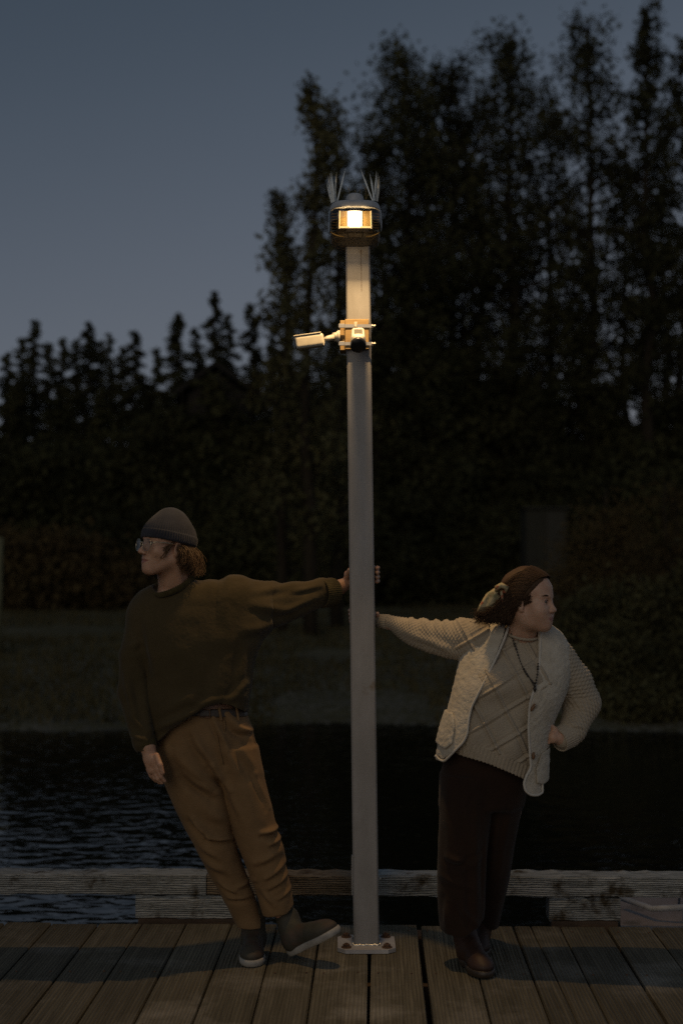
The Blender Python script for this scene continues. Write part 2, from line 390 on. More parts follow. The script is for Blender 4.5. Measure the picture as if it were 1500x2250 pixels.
def sdf_obj(name, ops, mats, parent=None, vox=.004, it=2, disp=None, matfn=None, **k):
    V, F = sdf_arrays(ops, vox, it)
    if disp is not None:
        N = normals(V, F); V = V + N * disp(V, N)[:, None]
    mi = None if matfn is None else matfn(V[F].mean(1))
    me = np_mesh(name, V, F, mi)
    return link(name, me, mats, parent, True, **k)

# value noise and folds, for cloth
_LAT = RNG.random((32, 32, 32)).astype(np.float32)
def vnoise(P):
    i = np.floor(P).astype(int); f = P - i; f = f * f * (3 - 2 * f); r = 0
    for dx in (0, 1):
        for dy in (0, 1):
            for dz in (0, 1):
                w = (f[:, 0] if dx else 1 - f[:, 0]) * (f[:, 1] if dy else 1 - f[:, 1]) * (f[:, 2] if dz else 1 - f[:, 2])
                r = r + w * _LAT[(i[:, 0] + dx) % 32, (i[:, 1] + dy) % 32, (i[:, 2] + dz) % 32]
    return r * 2 - 1
def folds(P, N, segs, Y=5.4):
    """ridge-and-valley creases along segments (u0, v0, u1, v1, width_m, height_m) on the viewer's side"""
    d = np.zeros(len(P)); face = np.clip(-N[:, 1] + .35, 0, 1)
    for u0, v0, u1, v1, w, amp in segs:
        a = W(u0, v0, Y)[[0, 2]]; b = W(u1, v1, Y)[[0, 2]]; ab = b - a; L = np.linalg.norm(ab); ab = ab / L; nn = np.array([-ab[1], ab[0]])
        q = P[:, [0, 2]] - a; t = q @ ab; s = q @ nn + .15 * w * np.sin(t / L * 5); tt = np.clip(t / L, 0, 1); end = np.exp(-((t - tt * L) / (w * 1.2)) ** 2) * (.35 + .65 * np.sin(PI * np.clip(tt, .08, .92)))
        d += amp * end * face * (np.exp(-(s / w) ** 2) - .75 * np.exp(-((s + 1.7 * w) / w) ** 2))
    return d
def poly_sdf(pts, Y):
    """2D polygon test (negative inside) in the XZ plane, corners read off the photograph"""
    Q = np.array([W(u, v, Y)[[0, 2]] for u, v in pts], np.float32)
    def fn(P):
        x = P[..., 0]; z = P[..., 2]; d = np.full(x.shape, 1e9, np.float32); ins = np.zeros(x.shape, bool); n = len(Q)
        for i in range(n):
            a = Q[i]; b = Q[(i + 1) % n]; e = b - a; wx = x - a[0]; wz = z - a[1]; t = np.clip((wx * e[0] + wz * e[1]) / (e @ e), 0, 1)
            d = np.minimum(d, (wx - e[0] * t) ** 2 + (wz - e[1] * t) ** 2)
            c = ((a[1] > z) != (b[1] > z)) & (x < (b[0] - a[0]) * (z - a[1]) / (b[1] - a[1] + 1e-12) + a[0]); ins ^= c
        return np.where(ins, -np.sqrt(d), np.sqrt(d))
    return fn
def below(line, Y):
    """removes what hangs below a curve of pixel points: use as ('i', below(...))"""
    L = np.array([W(u, v, Y)[[0, 2]] for u, v in line])
    return lambda P: np.interp(P[..., 0], L[:, 0], L[:, 1]) - P[..., 2]
def strands(paths, r0, r1, n=4):
    V = []; F = []; b = 0
    for P in paths:
        P = np.asarray(P); m = len(P); T = np.gradient(P, axis=0); T /= np.linalg.norm(T, axis=1)[:, None] + 1e-9
        A = np.cross(T, np.array([.3, .9, .3])); A /= np.linalg.norm(A, axis=1)[:, None] + 1e-9; Bv = np.cross(A, T)
        r = np.interp(np.linspace(0, 1, m), (0, .3, 1), (r0 * .7, r0, r1))
        ang = np.arange(n) * 2 * PI / n
        ring = P[:, None] + r[:, None, None] * (np.cos(ang)[None, :, None] * A[:, None] + np.sin(ang)[None, :, None] * Bv[:, None])
        V.append(ring.reshape(-1, 3)); i = np.arange(m - 1)[:, None] * n; k = np.arange(n)[None]; k2 = (k + 1) % n
        F.append((np.stack([i + k, i + k2, i + n + k2, i + n + k], -1) + b).reshape(-1, 4)); b += m * n
    return np.concatenate(V), np.concatenate(F)

# ================================================================== THE SETTING
DROT = -math.radians(1.39)          # the planks run 1.4 degrees right of the view
def dock(a, b, z): return np.array([a * math.cos(DROT) - b * math.sin(DROT), a * math.sin(DROT) + b * math.cos(DROT), z])
def undock(p): return np.array([p[0] * math.cos(DROT) + p[1] * math.sin(DROT), -p[0] * math.sin(DROT) + p[1] * math.cos(DROT)])
def wob(x, y, s, seed=0.):
    P = np.stack([np.asarray(x) * s + 50 + seed, np.asarray(y) * s + 50, np.full(np.shape(x), 3.3 + seed)], -1).reshape(-1, 3); return vnoise(P).reshape(np.shape(x))

WATER_Z = -.46
# --- ground: one sheet from under the water, up the shelving bank, out to the horizon
def ground_z(x, y):
    shore = 16.9 + 1.1 * wob(x, y * 0, .12) + .6 * wob(x, y * 0, .6, 4) + .25 * wob(x, y * 0, 2.1, 9)
    z = np.interp(y - shore, [-40, -8, -1.5, 0, 1.2, 8, 16, 24, 50, 90, 700], [-3.2, -2.2, WATER_Z - .25, WATER_Z + .0, WATER_Z + .10, WATER_Z + .36, WATER_Z + .72, .45, 1.6, 3.5, 3.5])
    return z + np.where(y > shore, .035 * wob(x, y, 1.3) + .10 * wob(x, y, .3, 2), 0) * np.clip((y - shore) / 3, .15, 1.5)
gy = np.concatenate([np.linspace(-30, 12, 8), np.linspace(13, 45, 200), np.linspace(46, 120, 60), np.linspace(130, 700, 20)])
gx = np.concatenate([np.linspace(-500, -32, 16), np.linspace(-30, 30, 190), np.linspace(32, 500, 16)])
GX, GY = np.meshgrid(gx, gy); GZ = ground_z(GX, GY); n1, n0 = GX.shape
idx = np.arange(n0 * n1).reshape(n1, n0); GF = np.stack([idx[:-1, :-1], idx[:-1, 1:], idx[1:, 1:], idx[1:, :-1]], -1).reshape(-1, 4)
M['ground'] = mat('tidal_bank', (.085, .072, .036), .95, 0, (.125, .108, .058), 1.4, (.5, 1.6, 1), .9, 9, spec=.1, col3=(.17, .15, .10), scale3=1.2, ramp3=(.50, .74), bdist=.05)
link('ground', np_mesh('ground', np.stack([GX, GY, GZ], -1).reshape(-1, 3), GF), M['ground'], smooth=True, label='dark shelving tidal bank of mud and short grass beyond the water', kind='structure')

# --- water
m = bpy.data.materials.new('water'); m.use_nodes = True; nt = m.node_tree; N = nt.nodes; L = nt.links; b = N['Principled BSDF']
b.inputs['Base Color'].default_value = (.006, .007, .005, 1); b.inputs['Roughness'].default_value = .04; b.inputs['IOR'].default_value = 1.33
tcw = N.new('ShaderNodeTexCoord'); hs = None
for sc_, st_, w_ in ((7.0, (.85, 1.15, 1), 1.0), (2.4, (.8, 1.2, 1), 1.0)):
    mp = N.new('ShaderNodeMapping'); mp.inputs['Scale'].default_value = st_; mp.inputs['Rotation'].default_value = (0, 0, math.radians(-14)); L.new(tcw.outputs['Object'], mp.inputs[0])
    nz = N.new('ShaderNodeTexNoise'); nz.inputs['Scale'].default_value = sc_; nz.inputs['Detail'].default_value = 1.2; nz.inputs['Distortion'].default_value = .4; L.new(mp.outputs[0], nz.inputs['Vector'])
    mu = N.new('ShaderNodeMath'); mu.operation = 'MULTIPLY'; mu.inputs[1].default_value = w_; L.new(nz.outputs[0], mu.inputs[0])
    if hs is None: hs = mu.outputs[0]
    else:
        a = N.new('ShaderNodeMath'); a.operation = 'ADD'; L.new(hs, a.inputs[0]); L.new(mu.outputs[0], a.inputs[1]); hs = a.outputs[0]
bp = N.new('ShaderNodeBump'); bp.inputs['Strength'].default_value = 1.0; bp.inputs['Distance'].default_value = .0078; L.new(hs, bp.inputs['Height']); L.new(bp.outputs[0], b.inputs['Normal'])
M['water'] = m
mb = MB(); mb.add([(-500, -30, WATER_Z), (500, -30, WATER_Z), (500, 30, WATER_Z), (-500, 30, WATER_Z)], [(0, 1, 2, 3)])
mb.build('water', M['water'], label='dark rippled water between the dock and the bank', kind='structure')

# --- the deck: every plank a piece
deck = empty('deck', (0, 0, 0), DROT, 'weathered plank deck of the dock', kind='structure')
gaps = [2, 104, 208, 306, 405, 507, 608, 705, 812, 920, 1025, 1128, 1230, 1332, 1430, 1530]
ga = [undock(W(u, 2025, 5.93))[0] for u in gaps]
while ga[0] > -4: ga.insert(0, ga[0] - .197)
while ga[-1] < 4: ga.append(ga[-1] + .197)
EDGE_B = undock(W(750, 2023, 4619 / (2023 - 1250)))[1]
wide = {9: .020, 8: .012, 13: .013}
i0 = next(i for i, a in enumerate(ga) if abs(a - undock(W(2, 2025, 5.93))[0]) < 1e-6)
rr = random.Random(3)
def plank_mesh(a0, a1, b0, b1, z, split=False):
    mb = MB(); nseg = 14
    bs = np.linspace(b0, b1, nseg + 1)
    cols = [a0, a1]
    def strip(fl, fr):
        V = []
        for b_ in bs:
            l, r = fl(b_), fr(b_)
            V += [(l, b_, z - .038), (l, b_, z - .005), (l + .004, b_, z), (r - .004, b_, z), (r, b_, z - .005), (r, b_, z - .038)]
        F = []
        for i in range(nseg):
            for k in range(6): F.append((i * 6 + k, i * 6 + 6 + k, i * 6 + 6 + (k + 1) % 6, i * 6 + (k + 1) % 6)[::-1])
        F += [tuple(range(6)), tuple(nseg * 6 + k for k in range(5, -1, -1))]
        F = [f[::-1] for f in F]; mb.add(V, F)
    w0, w1 = rr.uniform(0, 9), rr.uniform(0, 9)
    L_ = lambda b_: a0 + .0015 * math.sin(b_ * 2.1 + w0); R_ = lambda b_: a1 + .0015 * math.sin(b_ * 1.7 + w1)
    if split:
        c = lambda b_: a0 + .075 + .008 * math.sin(b_ * 7) + .004 * math.sin(b_ * 17) + (b_ - 5.9) * -.01
        strip(L_, lambda b_: c(b_) - .003 * max(0, min(1, (b_ - 4.6) / .8)) - .0004); strip(lambda b_: c(b_) + .0004, R_)
    else: strip(L_, R_)
    return mb.mesh('plank')
for i in range(len(ga) - 1):
    g0 = wide.get(i - i0, rr.uniform(.005, .009)) / 2; g1 = wide.get(i + 1 - i0, rr.uniform(.005, .009)) / 2
    z = rr.uniform(-.004, 0); b1 = EDGE_B + rr.uniform(-.006, .012)
    me = plank_mesh(ga[i] + g0, ga[i + 1] - g1, -1.2, b1, z, split=(i - i0 == 11))
    pl = bpy.data.objects.new('plank', me); COL.objects.link(pl); me.materials.append(M['plank']); pl.parent = deck
    # nail heads on the joist lines
for k, b_ in enumerate(np.arange(EDGE_B - .09, -1.2, -.61)):
    mb = MB().box((-4.2, b_ - .02, -.20), (4.2, b_ + .02, -.0425)); o = mb.build('joist', M['joist']); o.parent = deck
nb = MB(); rn = random.Random(5)
for k in range(0, 4):
    b_ = EDGE_B - .09 - .61 * k
    for i in range(len(ga) - 1):
        for s in (.035, .16):
            a = ga[i] + s + rn.uniform(-.006, .006); c = (a, b_ + rn.uniform(-.008, .008)); n = 6
            nb.add([(c[0] + .004 * math.cos(q * PI / 3), c[1] + .004 * math.sin(q * PI / 3), .0012) for q in range(n)] + [(c[0] + .004 * math.cos(q * PI / 3), c[1] + .004 * math.sin(q * PI / 3), -.006) for q in range(n)],
                   [tuple(range(n))] + [(q, q + n, (q + 1) % n + n, (q + 1) % n) for q in range(n)])
o = nb.build('nail_heads', M['rust_bolt'], kind='stuff'); o.parent = deck

# --- low bull rail along the deck's far edge
RY = 6.06
def rail_pt(u, v): return undock(W(u, v, RY))
rb = undock(W(750, 1925, RY))[1]
railz1 = W(750, 1924.5, RY)[2]; railz0 = W(750, 1969, RY)[2]
rail = empty('bull_rail', dock(0, rb, 0), DROT, 'low weathered timber rail on blocks along the far edge of the deck', 'dock rail')
def timber(name, a0, a1, b0, b1, z0, z1, m_, n=40, rough=.0025):
    """a beam with slightly worn, uneven edges"""
    V = []; xs = np.linspace(a0, a1, n); sec = [(b0, z0 + .004), (b0, z1 - .006), (b0 + .006, z1), (b1 - .006, z1), (b1, z1 - .006), (b1, z0 + .004), (b1 - .004, z0), (b0 + .004, z0)]
    for x in xs:
        for q, (y, z) in enumerate(sec): V.append(dock(x, y + rn.gauss(0, rough * .5), z + rn.gauss(0, rough * (.9 if z > (z0 + z1) / 2 else .7))))
    F = [(i * 8 + k, i * 8 + 8 + k, i * 8 + 8 + (k + 1) % 8, i * 8 + (k + 1) % 8) for i in range(n - 1) for k in range(8)]
    F += [tuple(range(8)), tuple((n - 1) * 8 + k for k in range(7, -1, -1))]
    F = [f[::-1] for f in F]
    return MB().add(V, F).build(name, m_, rail)
uj = rail_pt(453, 1950)[0]; u2 = rail_pt(836, 1950)[0]
timber('beam', -4.5, uj - .002, rb, rb + .135, railz0, railz1, M['rail'], 90)
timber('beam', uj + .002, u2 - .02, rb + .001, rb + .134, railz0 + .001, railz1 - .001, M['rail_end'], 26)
timber('beam', u2 - .016, 4.5, rb - .001, rb + .135, railz0, railz1 + .001, M['rail'], 90)
# a worn groove strip on the rail's face, one long shadow line as on incised lumber
bz = railz0 - .004
for ua, ub in ((296, 562), (1205, 1360), (-260, -60), (1700, 1900)):
    timber('block', rail_pt(ua, 1990)[0], rail_pt(ub, 1990)[0], rb + .004, rb + .12, .0, bz, M['rail'], 12, .003)
timber('stringer', -4.5, 4.5, rb - .055, rb + .05, -.20, -.055, M['joist'], 30)
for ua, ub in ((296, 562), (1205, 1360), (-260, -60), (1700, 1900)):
    timber('shade_strip', rail_pt(ua, 1990)[0] + .01, rail_pt(ub, 1990)[0] - .01, rb + .01, rb + .045, -.055, -.001, M['joist'], 6, .001)  # dark strip added under each block in place of the shade there

# bolted steel plate on the rail behind the post, and a shining bolt head
pb = undock(W(775, 1920, RY - .005))
bk = empty('rail_bracket', dock(pb[0], rb - .01, 0), 0, 'thin upright steel bracket plate standing on the rail just left of the post foot', 'bracket')
zt = W(775, 1877, RY)[2]; z2 = W(775, 1965, RY)[2]; xa = W(771.5, 1900, RY)[0]; xb = W(812, 1900, RY)[0]
mbk = MB().box((xa, RY - .018, z2), (xa + .006, RY - .006, zt), bev=.001); mbk.build('flange', M['zinc'], bk)
mbk = MB().box((xa + .006, RY - .013, z2), (xb, RY - .007, zt - .012), bev=.001); mbk.build('plate', M['rust_bolt'], bk)
c = W(777, 1890, RY - .02); MB().tube([c, c + (0, .012, 0)], .006, 8).build('bolt', M['zinc'], bk)
c = W(835.5, 1930, RY - .012); MB().tube([c + (0, -.004, 0), c + (0, .012, 0)], [.004, .007], 8).build('rail_bolt', M['zinc'], label='small shiny bolt head in the rail just right of the post', cat='bolt')

# pale ramp plate lying beyond the rail at the far right, with a bar across it
rp_ = empty('ramp_plate', W(1440, 2000, 6.4), 0, 'pale scuffed sheet with a grey bar across it beyond the rail at the right end', 'ramp plate')
M['pale'] = mat('pale_sheet', (.33, .27, .24), .6, 0, (.25, .20, .175), 9, col3=(.14, .11, .08), scale3=7, ramp3=(.55, .7))
q0, q1, q2, q3 = W(1362, 2045, 6.16), W(1620, 2045, 6.16), W(1640, 1965, 6.8), W(1362, 1965, 6.8)
mm = MB(); mm.add([q0, q1, q2, q3, q0 - (0, 0, .03), q1 - (0, 0, .03), q2 - (0, 0, .03), q3 - (0, 0, .03)], [(0, 1, 2, 3), (7, 6, 5, 4), (0, 4, 5, 1), (1, 5, 6, 2), (2, 6, 7, 3), (3, 7, 4, 0)])
mm.build('sheet', M['pale'], rp_)
MB().tube([W(1362, 1982, 6.5) + (0, 0, .02), W(1432, 2012, 6.3) + (0, 0, .03), W(1520, 2008, 6.25) + (0, 0, .03)], .014, 8).build('bar', M['alu'], rp_, True)
MB().box((-.005, 0, 0), (.005, .5, .02), rotm(rz=-.25), W(1490, 2012, 6.3) + (0, 0, .02)).build('seam', M['black'], rp_)

# ================================================================== LAMP POST
PZT = W(785, 537, POLE_Y)[2]
pbx = W(804.5, 2070, POLE_Y)[0]; ptx = W(785.3, 545, POLE_Y)[0]; lean = (ptx - pbx) / (PZT - .012)
PW = .050
post = empty('lamp_post', (pbx, POLE_Y, 0), 0, 'tall square galvanised steel lamp post with a lit lantern, between the two people', 'lamp post')
def px_at(z): return pbx + lean * z
me_ = MB(); V = []
zs = np.linspace(.016, PZT + .03, 12); cc = .006; sec = [(-PW, -PW + cc), (-PW + cc, -PW), (PW - cc, -PW), (PW, -PW + cc), (PW, PW - cc), (PW - cc, PW), (-PW + cc, PW), (-PW, PW - cc)]
for z in zs:
    k = 1.0 - .035 * z / PZT
    for x, y in sec: V.append((px_at(z) + x * k, POLE_Y + y * k, z))
F = [(i * 8 + k, i * 8 + (k + 1) % 8, i * 8 + 8 + (k + 1) % 8, i * 8 + 8 + k) for i in range(11) for k in range(8)]
F += [tuple(range(7, -1, -1)), tuple(88 + k for k in range(8))]
me_.add(V, F).build('post', M['galv'], post)
MB().tube([(px_at(z) + .013, POLE_Y - PW * (1 - .035 * z / PZT) - .0003, z) for z in np.linspace(W(797, 640, 5.59)[2], W(797, 548, 5.59)[2], 8)], .0009, 4).build('drip_line', M['rust_bolt'], post)
hw = .113; ch = .030
pl_ = [(-hw, -hw + ch), (-hw + ch, -hw), (hw - ch, -hw), (hw, -hw + ch), (hw, hw - ch), (hw - ch, hw), (-hw + ch, hw), (-hw, hw - ch)]
mm = MB(); V = [(pbx + x, POLE_Y + y, .001) for x, y in pl_] + [(pbx + x, POLE_Y + y, .016) for x, y in pl_]
mm.add(V, [tuple(range(7, -1, -1)), tuple(range(8, 16))] + [(k, (k + 1) % 8, 8 + (k + 1) % 8, 8 + k) for k in range(8)]).build('base_plate', M['galv_plate'], post)
wd = MB()
for s in (-1, 1):
    wd.tube([(pbx - PW * 1.02, POLE_Y + s * (PW + .002), .018)] + [(pbx - PW + 2 * PW * t + rn.gauss(0, .001), POLE_Y + s * (PW + .002), .018 + rn.gauss(0, .0012)) for t in np.linspace(.05, .95, 16)] + [(pbx + PW * 1.02, POLE_Y + s * (PW + .002), .018)], .005, 6)
    wd.tube([(pbx + s * (PW + .002), POLE_Y - PW, .018), (pbx + s * (PW + .002), POLE_Y + PW, .018)], .005, 6)
wd.build('weld_bead', M['zinc'], post, True)
for sx_ in (-1, 1):
    for sy_ in (-1, 1):
        c = (pbx + sx_ * .079, POLE_Y + sy_ * .079)
        w_ = MB().tube([(c[0], c[1], .016), (c[0], c[1], .020)], .020, 14).build('washer', M['rust_bolt'], post)
        MB().tube([(c[0], c[1], .020), (c[0], c[1], .0215), (c[0], c[1], .029), (c[0], c[1], .030)], [.0125, .0135, .0135, .0125], 6).tube([(c[0], c[1], .030), (c[0], c[1], .0335)], .006, 8).build('nut', M['rust_bolt'], w_)

# the lantern: a deep cast head that reaches forward of the post
YF = POLE_Y - .255; LY = POLE_Y - .10
zr0, zr1 = W(780, 497, YF + .02)[2], W(780, 456, YF)[2]; ztop = W(780, 441, YF)[2]; cx = W(780.5, 478, YF)[0]; hwx = W(837, 470, LY)[0] - cx
def head(rows, **k): return loft(2, [(z, cx, w_, (y0 + y1) / 2, (y1 - y0) / 2) for z, w_, y0, y1 in rows], **k)
hood = sdf_obj('hood', [('u', head([(zr1, hwx, YF, POLE_Y + .07), (zr1 + .012, hwx * .975, YF + .002, POLE_Y + .07), (ztop - .001, hwx * .95, YF + .006, POLE_Y + .065), (ztop + .007, hwx * .92, YF + .014, POLE_Y + .06), (ztop + .014, hwx * .82, YF + .035, POLE_Y + .05)], p=3.6)),
                        ('s', head([(zr1 - .03, hwx - .006, YF + .006, POLE_Y + .06), (zr1 + .006, hwx - .006, YF + .006, POLE_Y + .06), (zr1 + .014, hwx - .012, YF + .012, POLE_Y + .05)], p=3.6))], M['alu'], post, vox=.0028, label='grey cast top of the lantern')
kc = np.array((cx - .001, LY - .01, ztop)); knob = MB()
knob.tube([(kc[0], kc[1], ztop + z) for z in (-.004, .012, .048, .059, .064)], [.040, .038, .035, .031, .022], 26); knob.build('photocell_cap', M['alu'], hood, True)
zbt = W(785, 540, POLE_Y - .065)[2]
low = head([(zr0 + .001, hwx * .97, YF + .05, POLE_Y + .07), (zr0 - .008, hwx * .965, YF + .075, POLE_Y + .07), (zr0 - .022, hwx * .90, POLE_Y - .135, POLE_Y + .07), (zbt + .010, hwx * .76, POLE_Y - .092, POLE_Y + .068), (zbt + .003, hwx * .66, POLE_Y - .075, POLE_Y + .065), (zbt, hwx * .55, POLE_Y - .065, POLE_Y + .06)], p=3.6)
house = sdf_obj('lower_housing', [('u', low)], M['bronze'], post, vox=.0028)
MB().box((cx - .085, POLE_Y - .01, zr0 - .004), (cx + .085, POLE_Y + .06, zr1 + .004), bev=.006).build('back_housing', M['alu'], post)
yf = YF + .055; hwid = .062
ref = MB(); ref.box((cx - hwid, yf, zr0), (cx + hwid, yf + .004, zr1)); reflector = ref.build('reflector', M['gold'], post)
for s in (-1, 1):
    wg = MB(); x0, x1 = cx + s * hwid, cx + s * (hwx - .010)
    pts = [(x0, yf, zr0), (x1, yf + .11, zr0), (x1, yf + .11, zr1), (x0, yf, zr1)]
    q = pts + [(p[0] + s * .002, p[1] + .003, p[2]) for p in pts]
    wg.add(q, [(0, 1, 2, 3), (7, 6, 5, 4), (0, 4, 5, 1), (1, 5, 6, 2), (2, 6, 7, 3), (3, 7, 4, 0)])
    for k in range(6):
        z = zr0 + .006 + (zr1 - zr0 - .012) * k / 5; wg.box((min(x0, x1), yf + .02, z), (max(x0, x1), yf + .05 + .008 * k, z + .0012))
    wg.build('reflector_wing', M['gold'], post)
LE = emis('lit_edge', (1, .72, .36), .75)
for s in (-1, 1): MB().tube([(cx + s * hwid, yf - .004, zr0 - .002), (cx + s * hwid * .97, yf - .003, zr1)], .0022, 6).build('lens_rib', LE, post)
MB().tube([(cx - hwid, yf - .006, zr0 + .003), (cx + hwid, yf - .006, zr0 + .003)], .0035, 6).build('lens_lip', LE, post)
gp = MB(); Vg = []; ng = 12
for j, z in enumerate(np.linspace(zr0 + .001, zr1 - .001, 4)):
    for i in range(ng + 1):
        t = i / ng * 2 - 1; Vg.append((cx - .002 + t * .029, yf - .004 - .010 * (1 - t * t), z))
gp.add(Vg, [(j * (ng + 1) + i, j * (ng + 1) + i + 1, (j + 1) * (ng + 1) + i + 1, (j + 1) * (ng + 1) + i) for j in range(3) for i in range(ng)])
gp.build('glowing_panel', M['glow'], post, True)
ln = MB(); Vl = []; nl = 28
for j, (z, w_, yo) in enumerate(((zr1, .99, .002), (zr1 - .02, 1.0, -.004), (zr0 + .02, 1.01, -.004), (zr0, .99, .008), (zr0 - .008, .965, .030), (zr0 - .012, .93, .06))):
    yq = YF + .10
    for i in range(nl + 1):
        a = PI * i / nl; ca, sa = math.cos(a), math.sin(a); e = .55
        Vl.append((cx - math.copysign(abs(ca) ** e, ca) * w_ * (hwx + .001), yq - (yq - YF - yo + .002) * abs(sa) ** e, z))
ln.add(Vl, [(j * (nl + 1) + i, (j + 1) * (nl + 1) + i, (j + 1) * (nl + 1) + i + 1, j * (nl + 1) + i + 1) for j in range(5) for i in range(nl)])
ln.build('lens', M['lens'], post, True)
for s in (-1, 1):
    pts = [(cx + s * x, y, zr0 + z) for x, y, z in ((hwx * .93, YF + .075, -.010), (hwx * .80, YF + .085, -.016), (hwx * .62, YF + .095, -.021), (hwx * .42, YF + .10, -.022))]
    MB().tube(pts, .0028, 6).build('lens_clip', M['gold'], post, True)
def on_low(x, z, out=.0012): return np.array([x, float(front(low, x, z)) - out, z])
fr = MB()
za, zb = zr0 - .0095, zr0 - .021
for (xa_, z1q, xb_, z2q) in ((-.032, za, .032, za), (-.026, zb, .026, zb), (-.032, za, -.026, zb), (.032, za, .026, zb)):
    fr.tube([on_low(cx + xa_, z1q), on_low(cx + xb_, z2q)], .0013, 5)
fr.build('latch_frame', M['hole'], post)
vt = MB(); rv = random.Random(8)
for i, (u, dz, w_) in enumerate(((-.024, .006, 1.6), (-.017, .013, 1.2), (-.009, .008, 2.2), (-.008, .015, 1.4), (.001, .010, 1.8), (.009, .014, 1.3), (.012, .007, 2.0), (.021, .010, 1.7), (.028, .006, 1.5), (-.015, .005, 1.6))):
    vt.box((-w_ * .0011, -.001, -w_ * .0011), (w_ * .0011, .002, w_ * .0011), rotm(ry=rv.uniform(-.6, .6)), on_low(cx + u, zbt + dz, .0003))
vt.build('vent_slots', M['hole'], post, kind='stuff')
# bird spikes: two fans of flat tapered tines and a few thin wires, each a piece
def tine(u0, v0, u1, v1, w, Y0, Y1):
    a = W(u0, v0, Y0); b_ = W(u1, v1, Y1); d = b_ - a; sdir = np.cross(d, (0, 1, 0)); sdir /= np.linalg.norm(sdir); w *= .0011
    mb = MB(); t = np.array([0, .0012, 0]); m_ = a + d * .55
    V = [a - sdir * w * .7, a + sdir * w * .7, m_ + sdir * w, b_, m_ - sdir * w]; V = V + [p + t for p in V]; n = 5
    mb.add(V, [tuple(range(n - 1, -1, -1)), tuple(range(n, 2 * n))] + [(i, (i + 1) % n, n + (i + 1) % n, n + i) for i in range(n)])
    return mb.build('spike', M['spike'], post)
for (u0, v0, u1, v1, w) in ((728, 446, 717, 401, 2.2), (730, 445, 719, 393, 2.3), (732, 444, 720.5, 385, 2.4), (734, 443, 724, 379, 2.4), (736, 442, 727, 375, 2.4), (735, 443, 739.5, 377, 2.5), (737, 442, 736.5, 385, 2.3), (741, 441, 759, 369, 3.0),
                            (818, 441, 791, 369, 3.0), (822, 441, 812, 380, 2.6), (821, 441, 827, 374, 2.4), (824, 441, 830, 379, 2.3), (827, 442, 832.5, 386, 2.4), (829, 443, 834.5, 395, 2.4), (820, 441, 817, 392, 2.0)):
    tine(u0, v0, u1, v1, w, LY - .06 + rv.uniform(-.04, .06), LY - .06 + rv.uniform(-.10, .12))
for pts in ([(767.5, 430), (767, 408)], [(766.5, 418), (760, 408)], [(780.6, 427), (780.6, 417)], [(790.5, 427), (790.5, 417)], [(803, 439), (803.5, 409)], [(803, 417), (796.5, 406)], [(803.5, 437), (809.5, 426)]):
    MB().tube([W(u, v, LY - .03) for u, v in pts], .0011, 5).build('thin_spike', M['gold'], post)

# plywood mounts and the hose clamps that strap them to the post
z0_, z1_ = W(780, 768, POLE_Y - .06)[2], W(780, 702, POLE_Y - .06)[2]; xm = px_at(z0_)
xa_, xb_ = W(758, 735, POLE_Y - .07)[0], W(810, 735, POLE_Y - .07)[0]
MB().box((xa_, POLE_Y - .070, z0_), (xb_, POLE_Y - PW - .0005, z1_), bev=.0015).build('mounting_board', M['ply'], post)
xl_ = W(747, 735, POLE_Y - .05)[0]
MB().box((xl_, POLE_Y - .052, z0_ - .001), (xm - PW - .001, POLE_Y + .045, z1_ - .002), bev=.0015).build('mounting_board', M['ply'], post)
for v in (716, 755):
    z = W(780, v, POLE_Y - .075)[2]; hc = MB(); yfr = POLE_Y - .0725; ybk = POLE_Y + PW + .002; xL = xl_ - .002; xR = xm + PW + .003
    t = .0018; h = .0065
    hc.box((xL, yfr - t, z - h), (xR, yfr, z + h)); hc.box((xL, ybk, z - h), (xR, ybk + t, z + h)); hc.box((xL - t, yfr, z - h), (xL, ybk, z + h)); hc.box((xR, yfr, z - h), (xR + t, ybk, z + h))
    cl = hc.build('hose_clamp', M['zinc'], post)
    MB().tube([(xR - .004, yfr - .008, z), (xR + .008, yfr - .008, z - .002)], .0045, 8).tube([(xR + .007, yfr - .008, z - .002), (xR + .011, yfr - .008, z - .002)], .0065, 6).build('clamp_screw', M['zinc'], cl)
    MB().box((xL - .004, yfr - .007, z - .008), (xL + .020, yfr - t - .0005, z + .008), bev=.001).build('clamp_housing', M['zinc'], cl)
c = W(781, 713, POLE_Y - .08); MB().box((-.006, -.004, -.010), (.006, .003, .010), None, c, bev=.001).build('clamp_tab', M['plastic'], post)

# cameras
CY = POLE_Y - .06
cam_l = empty('security_camera', W(741, 740, CY), 0, 'cream bullet camera on an arm pointing left from the side board of the post', 'security camera', 'cameras on the lamp post')
Rl = rotm(ry=math.radians(-9), rz=math.radians(8)); c0 = W(678, 751, CY - .03)
body = sdf_obj('camera_body', [('u', bx(c0, (.060, .030, .0255), Rl, .012), 0), ('s', bx(c0 + Rl @ np.array([-.064, 0, -.004]), (.012, .025, .020), Rl, .006))], M['plastic'], cam_l, vox=.0025, it=1)
MB().box((-.056, -.032, -.0015), (.054, .032, .0025), Rl, c0 + Rl @ np.array([-.004, 0, .0262]), bev=.001).build('sun_hood', M['plastic'], cam_l)
MB().tube([c0 + Rl @ np.array(p) for p in ((-.053, 0, -.004), (-.058, 0, -.004))], .017, 16).build('camera_lens', M['black'], cam_l)
a = W(711, 746, CY - .02); b_ = W(733, 741, CY - .005)
MB().tube([a, a * .6 + b_ * .4, b_], [.006, .0115, .0125], 12).build('arm', M['plastic'], cam_l, True)
MB().tube([W(733, 741, CY - .005), W(739, 740, CY)], .018, 14).tube([W(739, 740, CY), W(742, 740, CY)], .023, 14).tube([W(742, 740, CY), (xl_ - .0005, CY, W(742, 740, CY)[2])], .0275, 16).build('mount_flange', M['plastic'], cam_l, True)
